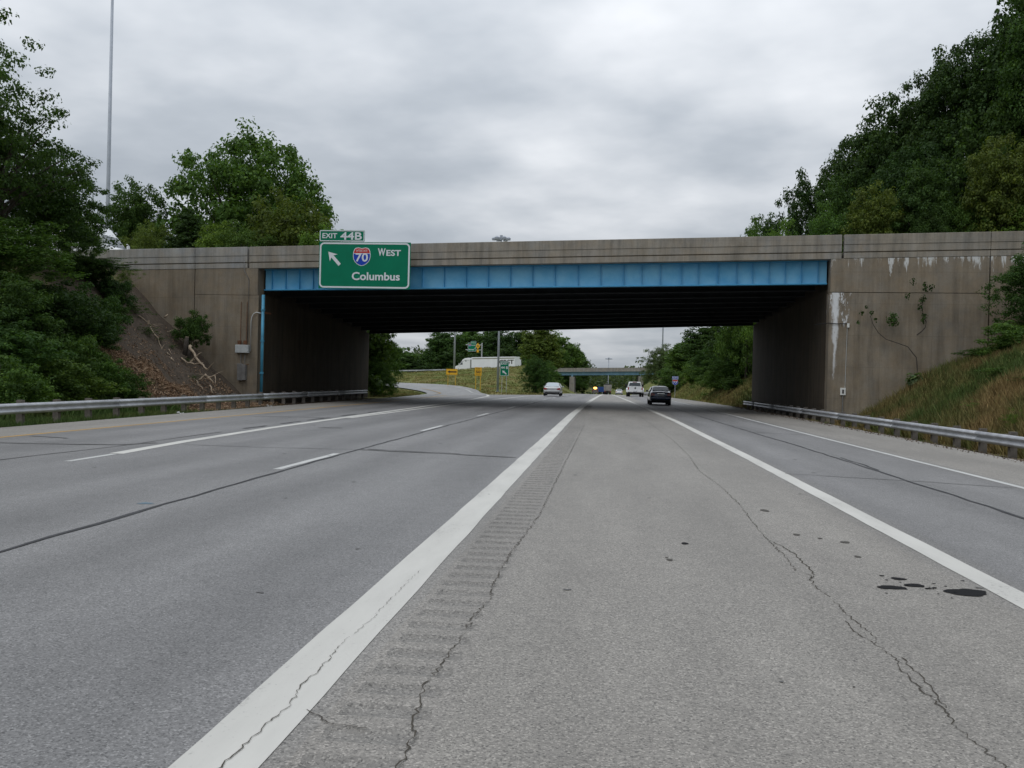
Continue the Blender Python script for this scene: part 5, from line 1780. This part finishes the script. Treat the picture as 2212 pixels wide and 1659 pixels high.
# -- behind the overpass on the right, climbing the hill
RT = [('tall', 1602, 1700, 460, 112, G_DEEP, 'small dark tree where the right hill meets the skyline'),
      ('ragged', 1666, 1812, 374, 108, G_DARK, 'ragged dark tree second up the right hill skyline'),
      ('oak', 1770, 2000, 270, 104, G_DARK, 'broad dark tree a third of the way up the right hill'),
      ('round', 1850, 2040, 195, 100, G_DARK, 'dark crown above the broad tree on the right hill'),
      ('ragged', 1940, 2140, 118, 97, G_DARK, 'open ragged dark crown high on the right hill'),
      ('oak', 2010, 2260, 62, 94, G_DARK, 'large dark crown near the top of the right hill skyline'),
      ('tall', 2120, 2330, -40, 90, G_DARK, 'tallest dark tree at the top of the right hill'),
      ('oak', 2180, 2460, -120, 86, G_DEEP, 'great tree at the outer top of the right hill'),
      ('round', 1760, 1900, 372, 98, G_DEEP, 'deep green rounded tree below the broad dark tree'),
      ('oak', 1880, 2110, 300, 92, G_DARK, 'wide dark tree filling the middle of the right hill'),
      ('ragged', 2040, 2260, 215, 87, G_DEEP, 'dark ragged tree on the upper right hill slope'),
      ('dense', 1620, 1760, 470, 84, G_LIGHT, 'bright green bushy tree just above the right end of the girder'),
      ('dense', 1715, 1880, 440, 84, G_MID, 'mid green bushy tree behind the parapet joint'),
      ('round', 1830, 1960, 396, 83, G_OLIVE, 'rounded olive tree behind the right parapet'),
      ('tall', 1940, 2060, 345, 82, G_DEEP, 'pointed deep green tree behind the right parapet'),
      ('dense', 2040, 2170, 415, 81, G_MID, 'bushy green tree low behind the right parapet'),
      ('round', 2090, 2250, 288, 80, G_OLIVE, 'lighter olive green crown at the right'),
      ('dense', 2150, 2320, 400, 79, G_LIGHT, 'bright bushy tree at the outer right above the parapet'),
      ('dense', 1560, 1680, 485, 90, G_MID, 'low bush line end beside the open sky'),
      ('dense', 1960, 2080, 440, 80, G_DEEP, 'dense dark bush right above the tall wall')]
for (a, pl, pr, pt, Y, c, lb) in RT:
    grow(a, pl, pr, pt, Y, c, lb, maxasp=5.0 if pl < 1720 else 1.35)
# right bank in front of the wing wall
grow('dense', 2150, 2330, 525, 44.5, G_DEEP, 'dark leafy tree overhanging the outer end of the right wing wall', sink=0.2)
for (pl, pr, pt, Y, c, lb) in ((2085, 2190, 745, 45.6, G_DEEP, 'dark bush at the foot of the right wall joint'), (2120, 2260, 690, 43, G_MID, 'green bush beneath the tree overhanging the right wing wall'),
                               (2020, 2110, 806, 45.6, G_DEEP, 'small dark bush where the right bank meets the tall wall'), (2130, 2240, 790, 40, G_MID, 'green bush halfway up the dry right bank'),
                               (2180, 2300, 830, 36, G_MID, 'low green bush behind the right guard rail'), (1995, 2050, 838, 45.8, G_OLIVE, 'small olive weed bush low against the right wall')):
    grow('bush_b', pl, pr, pt, Y, c, lb, 'shrub', 'bushes on the right bank', sink=0.4)
for (pl, pr, pt, Y, c) in ((1968, 2020, 850, 43.5, G_MID), (2040, 2095, 838, 42, G_OLIVE), (2080, 2150, 862, 36, G_MID), (2160, 2225, 880, 31, G_LIGHT), (2020, 2062, 880, 38, G_OLIVE), (2120, 2180, 835, 41, G_LIGHT), (2185, 2250, 800, 40, G_DEEP)):
    grow('wispy', pl, pr, pt, Y, c, 'knee high green weed clump in the dry grass of the right bank', 'weed', 'weed clumps on the right bank', name='weed', sink=0.25)

# -- seen through the opening: left of the ramp
grow('dense', 770, 866, 690, 84, G_MID, 'leafy tree drooping over the grass island past the left abutment', sink=0.5, maxasp=2.6)
grow('dense', 782, 852, 772, 80, G_MID, 'drooping bush at the foot of the tree past the left abutment', 'shrub', sink=0.3)
BT = [('far', 800, 905, 742, 312, G_MID), ('far', 868, 965, 758, 326, G_DEEP), ('far_tall', 915, 1000, 700, 320, G_DEEP), ('far_tall', 975, 1060, 690, 329, G_MID),
      ('far_tall', 1035, 1110, 694, 322, G_DARK), ('far', 1085, 1165, 704, 332, G_DARK), ('far', 1000, 1075, 752, 312, G_DARK), ('far', 940, 1010, 752, 310, G_DARK),
      ('far', 1060, 1140, 745, 312, G_DARK), ('far', 840, 925, 765, 310, G_DARK)]
for k, (a, pl, pr, pt, Y, c) in enumerate(BT):
    grow(a, pl, pr, pt, Y, c, 'dark woodland edge tree behind the road above the mown slope', group='woodland edge trees behind the truck', sink=1.0, maxasp=2.0)
for (a, pl, pr, pt, Y, c, lb) in (('far_tall', 1128, 1212, 690, 215, G_OLIVE, 'tall olive green tree behind the bushes by the gore'),
                                  ('far', 1165, 1252, 716, 292, G_MID, 'green tree stepping down towards the far overpass'),
                                  ('far', 1218, 1274, 742, 300, G_DEEP, 'last tree before the far overpass on the exit side'),
                                  ('far', 1135, 1225, 735, 284, G_MID, 'mid green tree between gore bushes and far overpass')):
    grow(a, pl, pr, pt, Y, c, lb, sink=0.5, maxasp=2.0)
grow('dense', 1127, 1190, 766, 132, G_DEEP, 'large dark bush right of the upright exit sign', 'shrub', sink=0.3)
grow('dense', 1155, 1215, 782, 142, G_MID, 'smaller bush beside the silver sedan', 'shrub', sink=0.3)
grow('dense', 1205, 1262, 806, 288, G_DEEP, 'bush showing beneath the far overpass beside its pier', 'shrub', sink=0.3)
# -- through the opening: right bank
for (a, pl, pr, pt, Y, c, lb, ct) in (('dense', 1392, 1475, 742, 176, G_PALE, 'pale flowering tree in front of the far overpass', 'tree'),
                                     ('far', 1440, 1530, 728, 160, G_MID, 'mid green tree on the right bank behind the route marker', 'tree'),
                                     ('far_tall', 1478, 1580, 690, 135, G_DEEP, 'tall dark tree on the right bank past the overpass', 'tree'),
                                     ('far_tall', 1535, 1650, 680, 108, G_DARK, 'dark tree close behind the right abutment', 'tree'),
                                     ('dense', 1548, 1660, 720, 93, G_DEEP, 'dense dark shrubby tree beside the right abutment end', 'tree'),
                                     ('dense', 1490, 1590, 745, 112, G_DEEP, 'dark bush mass part way up the right bank past the overpass', 'shrub'),
                                     ('dense', 1520, 1640, 770, 94, G_MID, 'mid green bush mass in front of the dark trees by the right abutment', 'shrub'),
                                     ('bush', 1505, 1600, 800, 98, G_MID, 'drooping green bush on the right bank by the road edge', 'shrub'),
                                     ('bush_b', 1415, 1485, 790, 140, G_MID, 'bush behind the route marker', 'shrub'),
                                     ('bush', 1560, 1625, 812, 88, G_DEEP, 'low dark bush at the right abutment end', 'shrub'),
                                     ('bush_b', 1470, 1520, 783, 128, G_LIGHT, 'bright bush above the grassy right verge', 'shrub')):
    grow(a, pl, pr, pt, Y, c, lb, ct, sink=0.3, maxasp=2.4)

# far woodland closing the valley: one mass
rng = np.random.default_rng(5)
n = 900
wx = rng.uniform(-190, 190, n)
wy = rng.uniform(330, 680, n)
keep = (np.abs(wx - 2) > 9) | (wy > 430)
wx, wy = wx[keep], wy[keep]
wz = H(wx, wy)
hh = rng.uniform(7, 12, len(wx))
Cs = np.stack([wx, wy, wz + hh * 0.55], 1)
C3 = np.concatenate([Cs + rng.normal(size=Cs.shape) * np.array([2.2, 2.2, 2.0]) for _ in range(7)])
V, F = leaf_cloud(C3, 11, 2.4, 1.7, rng, 0.8)
fw = link('far_woodland', np_mesh('far_woodland', V, F, M['leaf']))
fw.color = (0.062, 0.090, 0.045, 1)  # distance haze mixed into the leaf colour
tag(fw, 'green woodland with haze in its leaf colour filling the valley beyond the far overpass', 'woodland', kind='stuff')


# ------------------------------------------------------------------ grass and litter
def blades(name, X, Y, hmin, hmax, w, m, seed, label, lean=0.35, dz=-0.03):
    rng = np.random.default_rng(seed)
    n = len(X)
    Z = H(X, Y) + dz
    h = rng.uniform(hmin, hmax, n)
    a = rng.uniform(0, 6.28, n)
    ww = w * (0.6 + 0.8 * rng.random(n))
    lx, ly = rng.normal(size=n) * lean * h, rng.normal(size=n) * lean * h
    P = np.stack([X, Y, Z], 1)
    s = np.stack([np.cos(a) * ww, np.sin(a) * ww, np.zeros(n)], 1)
    V = np.stack([P - s, P + s, P + np.stack([lx, ly, h], 1)], 1).reshape(-1, 3)
    o = link(name, np_mesh(name, V, np.arange(n * 3).reshape(-1, 3), m))
    return tag(o, label, 'grass', kind='stuff')


rng = np.random.default_rng(21)
n = 130000
X = 11.4 + 14 * rng.random(n) ** 1.25
Y = rng.uniform(17, 47.0, n)
dens = vnoise(X, Y, 14, 0.7)
k = dens > -0.42
blades('bank_grass', X[k], Y[k], 0.12, 0.55, 0.022, M['grass'], 22, 'long mixed green and straw grass on the right bank')
n = 36000
X = -16.6 - 2.6 * rng.random(n)
Y = rng.uniform(14, 44, n)
k = Y < 34 + 5 * rng.random(n)
X, Y = X[k], Y[k]
blades('verge_grass', X, Y, 0.05, 0.26, 0.014, M['grass_green'], 23, 'short green grass under the left guard rail')
n = 42000
X = -18.4 - 7.5 * rng.random(n)
Y = rng.uniform(20, 39.5, n)
k = Y < 38.5 + 1.5 * vnoise(X, Y, 30, 0.6)
blades('left_bank_weeds', X[k], Y[k], 0.15, 0.6, 0.028, M['grass_green'], 24, 'tall weedy green grass at the foot of the left bank')
n = 70000
X = rng.uniform(-62, -8, n)
Y = rng.uniform(104, 216, n)
Yo = np.interp(X, [-200, -90, -58, -35.5, -24, -17.5, -14.6, -7], [190, 171, 163, 151, 139, 123, 110, 112])
k = (Y > Yo + 1.5) & (X < xl(Y) - 1.0)
blades('slope_grass', X[k], Y[k], 0.08, 0.28, 0.09, M['grass_dry'], 25, 'mown tan and green grass on the slope beyond the ramp')
n = 14000
X = rng.uniform(-30, -16.9, n)
Y = rng.uniform(76, 124, n)
xi = np.interp(Y, [p[1] for p in inn], [p[0] for p in inn])
k = X < xi - 0.5
blades('island_grass', X[k], Y[k], 0.06, 0.2, 0.06, M['grass_dry'], 26, 'short grass on the island inside the curving ramp')
n = 30000
X = 9.4 + 9 * rng.random(n) ** 1.3
Y = rng.uniform(76, 190, n)
k = X > xr(Y) + 0.5
blades('right_verge_grass', X[k], Y[k], 0.1, 0.4, 0.06, M['grass_dry'], 27, 'tan green grass on the right verge past the overpass')
n = 16000
X = 10.5 + 7 * rng.random(n)
Y = rng.uniform(71, 100, n)
blades('abutment_end_grass', X, Y, 0.12, 0.45, 0.05, M['grass'], 29, 'rough grass climbing the bank at the right abutment end')
n = 9000
X = np.concatenate([9.75 + 1.5 * rng.random(n // 2) ** 2, 9.7 + 0.5 * rng.random(n - n // 2)])
Y = rng.uniform(18, 46, n)
k = vnoise(X, Y, 40, 1.1) > 0.12
blades('shoulder_weeds', X[k], Y[k], 0.04, 0.16, 0.012, M['grass'], 28, 'sparse weeds along the gritty right shoulder')

# wood chips on the left bank
n = 34000
X = np.concatenate([rng.normal(-21.5, 1.0, n // 2), rng.uniform(-24.6, -17.6, n - n // 2)])
Y = np.concatenate([rng.uniform(38.5, 44.5, n // 2), rng.uniform(37.5, 49.5, n - n // 2)])
ridge_x = -19.2 - (44.5 - Y) * 0.55
k = (np.abs(X - ridge_x) < 1.1 + 0.6 * rng.random(n)) | ((X > -21.2) & (Y > 40)) | ((X > -19.0) & (Y > 34)) | (rng.random(n) < 0.14)
k &= Y < 49.8
X, Y = X[k], Y[k]
n = len(X)
P = np.stack([X, Y, H(X, Y) + 0.03 + 0.22 * np.exp(-((X - (-19.2 - (44.5 - Y) * 0.55)) / 0.8) ** 2) * rng.random(n)], 1)
V, F = leaf_cloud(P, 1, 0.02, 0.105, rng, 0.3, 0.9, 0.34)
tag(link('wood_chips', np_mesh('wood_chips', V, F, M['chip'])), 'heap and scatter of tan wood chips on the left bank', 'wood chips', kind='stuff')
n = 16000
X = np.concatenate([9.25 + 2.4 * rng.random(n // 2) ** 0.8, rng.uniform(-18.6, -16.6, n - n // 2)])
Y = rng.uniform(18, 70, n)
P = np.stack([X, Y, H(X, Y) + 0.015], 1)
P[:, 2] = np.where((X > 0) & (X < xr(Y)), crest(Y) + 0.012, P[:, 2])
V, F = leaf_cloud(P, 1, 0.01, 0.055, rng, 0.3, 0.8, 0.7)
tag(link('shoulder_grit', np_mesh('shoulder_grit', V, F, M['grit'])), 'brown grit and dead leaves along both shoulders', 'grit', kind='stuff')


def branch(pts, r, label, twigs=3, seed=0, m='pale_wood', name='fallen_branch', cat='branch'):
    """pts: photo positions with distance, laid on the bank"""
    rr = random.Random(seed)
    W_ = []
    for (px, py, Y) in pts:
        p = at(px, py, Y)
        W_.append(Vector((p.x, p.y, max(p.z, Hf(p.x, p.y) + r * 0.6))))
    o = empty(name, W_[0], 0, label, cat)
    Q = [p - W_[0] for p in W_]
    Q2 = []
    for a in range(len(Q) - 1):
        for t in (0.0, 0.33, 0.66):
            Q2.append(Q[a].lerp(Q[a + 1], t) + Vector((rr.uniform(-1, 1), rr.uniform(-1, 1), rr.uniform(0, 1))) * r * 0.9)
    Q2.append(Q[-1])
    MB().tube(Q2, [r * (1 - 0.6 * k / len(Q2)) for k in range(len(Q2))], 7).build('stem', M[m], o, smooth=True)
    for k in range(twigs):
        a = Q2[rr.randrange(1, len(Q2))]
        d = Vector((rr.uniform(-1, 1), rr.uniform(-0.6, 0.6), rr.uniform(0.05, 0.8))).normalized() * rr.uniform(0.3, 0.8)
        MB().tube([a, a + d * 0.5 + Vector((0, 0, 0.03)), a + d], [r * 0.45, r * 0.3, r * 0.12], 5).build('twig', M[m], o)
    return o


C3f = lambda x, y: ((340 + x / 4.424) / 1.47559, (1000 + y / 4.424) / 1.47559)
BRL = [([(1160, 460), (1230, 580), (1310, 710), (1420, 790)], 0.085, 'long pale stripped log leaning down the bank from the stump'),
       ([(1060, 630), (1130, 690), (1230, 712), (1360, 690)], 0.045, 'forked pale branch crossing the stripped log'),
       ([(600, 560), (650, 680), (730, 770), (765, 910)], 0.04, 'long curved grey branch lying beside the wood chip heap'),
       ([(1300, 940), (1380, 875), (1460, 900), (1525, 880), (1530, 1010)], 0.04, 'bent branch with raised fork low on the bank'),
       ([(1230, 1000), (1290, 1060), (1350, 1130)], 0.045, 'straight pale stick sloping to the guard rail'),
       ([(1450, 1020), (1500, 1120)], 0.045, 'short yellow stick right above the guard rail'),
       ([(1380, 860), (1500, 960)], 0.05, 'short thick branch end below the stripped log'),
       ([(860, 262), (985, 212)], 0.03, 'thin twig under the round bush'),
       ([(820, 55), (858, 10)], 0.05, 'pale wood stick high on the bare bank'),
       ([(440, 510), (560, 470), (650, 435)], 0.03, 'thin twig across the bare soil above the chips'),
       ([(870, 700), (905, 830)], 0.025, 'little upright dead stalk on the bare soil'),
       ([(840, 965), (895, 930)], 0.045, 'short pale offcut beside the chips'),
       ([(900, 1050), (940, 1090)], 0.045, 'small offcut near the orange tag')]
for k, (pts, r, lb) in enumerate(BRL):
    n_ = len(pts)
    branch([(*C3f(*p), 48.6 - (p[1] / 1130) * 3.2 + 0.0 * j) for j, p in enumerate(pts)], r, lb, 2 if n_ > 2 else 0, k)
for k, (x, y, r, h) in enumerate(((1100, 470, 0.12, 1.0), (1150, 480, 0.09, 0.7))):
    p = at(*C3f(x, y), 47.6)
    z = Hf(p.x, p.y)
    o = empty('tree_stump', (p.x, p.y, z - 0.2), 0, ('taller' if k == 0 else 'shorter') + ' cut stump standing at the head of the stripped log', 'stump')
    MB().tube([(0, 0, 0), (0.06, 0.0, h * 0.6), (0.12, 0, h + 0.1)], [r * 1.3, r, r * 0.85], 9).build('trunk', M['bark'], o, smooth=True)
    MB().tube([(0.12, 0, h + 0.101), (0.124, 0, h + 0.13)], r * 0.8, 9).build('cut_face', M['pale_wood'], o)
for k, (x, y, dx, dy) in enumerate(((570, 190, 0.08, 0.38), (555, 290, 0.09, 0.35))):
    p = at(*C3f(x, y), 47.3)
    o = MB().tube([(p.x, p.y, p.z - 0.2), (p.x + dx, p.y, p.z + dy)], [0.06, 0.05], 7).build('sawn_stick', M['pale_wood'])
    tag(o, ('upper' if k == 0 else 'lower') + ' of two pale sawn sticks poking from the bare soil', 'stick')
p = at(*C3f(805, 1130), 44.2)
o = MB().box((p.x - 0.09, p.y, p.z - 0.6), (p.x + 0.09, p.y + 0.02, p.z + 0.16)).build('marker_tag', M['orange'])
tag(o, 'small orange marker tag just behind the left guard rail', 'marker')
for k, (px, py, Y, lb) in enumerate(((386, 884, 34.5, 'crumpled white litter under the left guard rail among chips'), (205, 910, 24, 'small white litter scrap on the left verge grass'), (580, 871, 46, 'white and teal litter near the blue downspout'),
                                    (1955, 975, 27.5, 'tiny white scrap by the right guard rail posts'))):
    p = at(px, py, Y)
    z = Hf(p.x, p.y)
    rr = random.Random(k)
    mb = MB()
    for j in range(7):
        c = Vector((p.x + rr.uniform(-0.16, 0.16), p.y + rr.uniform(-0.1, 0.1), z + rr.uniform(0.02, 0.1)))
        e = [Vector((rr.uniform(-1, 1), rr.uniform(-1, 1), rr.uniform(-0.6, 0.8))) * 0.09 for _ in range(4)]
        mb.add([c + q for q in e], [(0, 1, 2), (0, 2, 3), (0, 3, 1), (1, 3, 2)])
    tag(mb.build('litter', M['litter']), lb, 'litter')


# plants rooted in the right wing wall
def wall_plant(name, pts, tufts, label, col, rad=0.22, n_leaf=60, size=0.10):
    W_ = [at(x, y, Y) for (x, y, Y) in pts]
    o = empty(name, W_[0], 0, label, 'vine')
    if len(W_) > 1:
        MB().tube([p - W_[0] for p in W_], [0.03 - 0.018 * k / len(W_) for k in range(len(W_))], 6).build('stem', M['bark'], o, smooth=True)
    C = np.array([list(at(x, y, Y) - W_[0]) for (x, y, Y) in tufts])
    rg = np.random.default_rng(len(pts) * 7 + len(tufts))
    C[:, 1] -= 0.08
    V, F = leaf_cloud(C, n_leaf, rad, size, rg, 1.25, 0.2)
    V[:, 1] = np.minimum(V[:, 1], 0.02)
    f = link('leaves', np_mesh('leaves', V, F, M['leaf']), o)
    f.color = (*col, 1)
    return o


C5f = lambda x, y, Y=47.25: ((2350 + x / 2.023) / 1.47559, (680 + y / 2.023) / 1.47559, Y)
wall_plant('wall_vine', [C5f(*p) for p in ((1165, 1145), (1165, 1050), (1155, 930), (1100, 860), (1030, 835), (960, 812), (910, 770), (875, 715), (858, 660))],
           [C5f(*p) for p in ((800, 645), (862, 640), (778, 705), (832, 605), (886, 688))], 'long bare vine stem curving up the right wall to a few dark leaves', G_DARK, 0.11, 16, 0.12)
wall_plant('wall_shrub', [C5f(1005, 705)], [C5f(*p) for p in ((1000, 665), (1000, 700), (985, 690), (1015, 690))], 'single tuft of green growing straight out of the right wall', G_DEEP, 0.24, 60, 0.11)
wall_plant('wall_vine', [C5f(*p) for p in ((1158, 785), (1190, 760), (1212, 735), (1218, 700), (1200, 660), (1190, 600), (1205, 520))],
           [C5f(*p) for p in ((1205, 465), (1210, 490), (1185, 570), (1175, 610), (1195, 550), (1195, 690), (1205, 660), (1250, 480), (1130, 440), (1095, 535))], 'leafy vine climbing high on the right wall', G_DARK, 0.16, 24, 0.12)
p = at(1975, 870, 45.6)
o = empty('mullein_plant', (p.x, p.y, Hf(p.x, p.y)), 0, 'pale broad leaved weed rosette low on the right bank', 'weed')
rg = np.random.default_rng(3)
V, F = leaf_cloud(np.array([[0, 0, 0.3], [0.1, 0, 0.5], [-0.1, 0, 0.45]]), 26, 0.3, 0.34, rg, 1.0, 0.5, 0.4)
f = link('leaves', np_mesh('leaves', V, F, M['leaf']), o)
f.color = (0.10, 0.15, 0.07, 1)
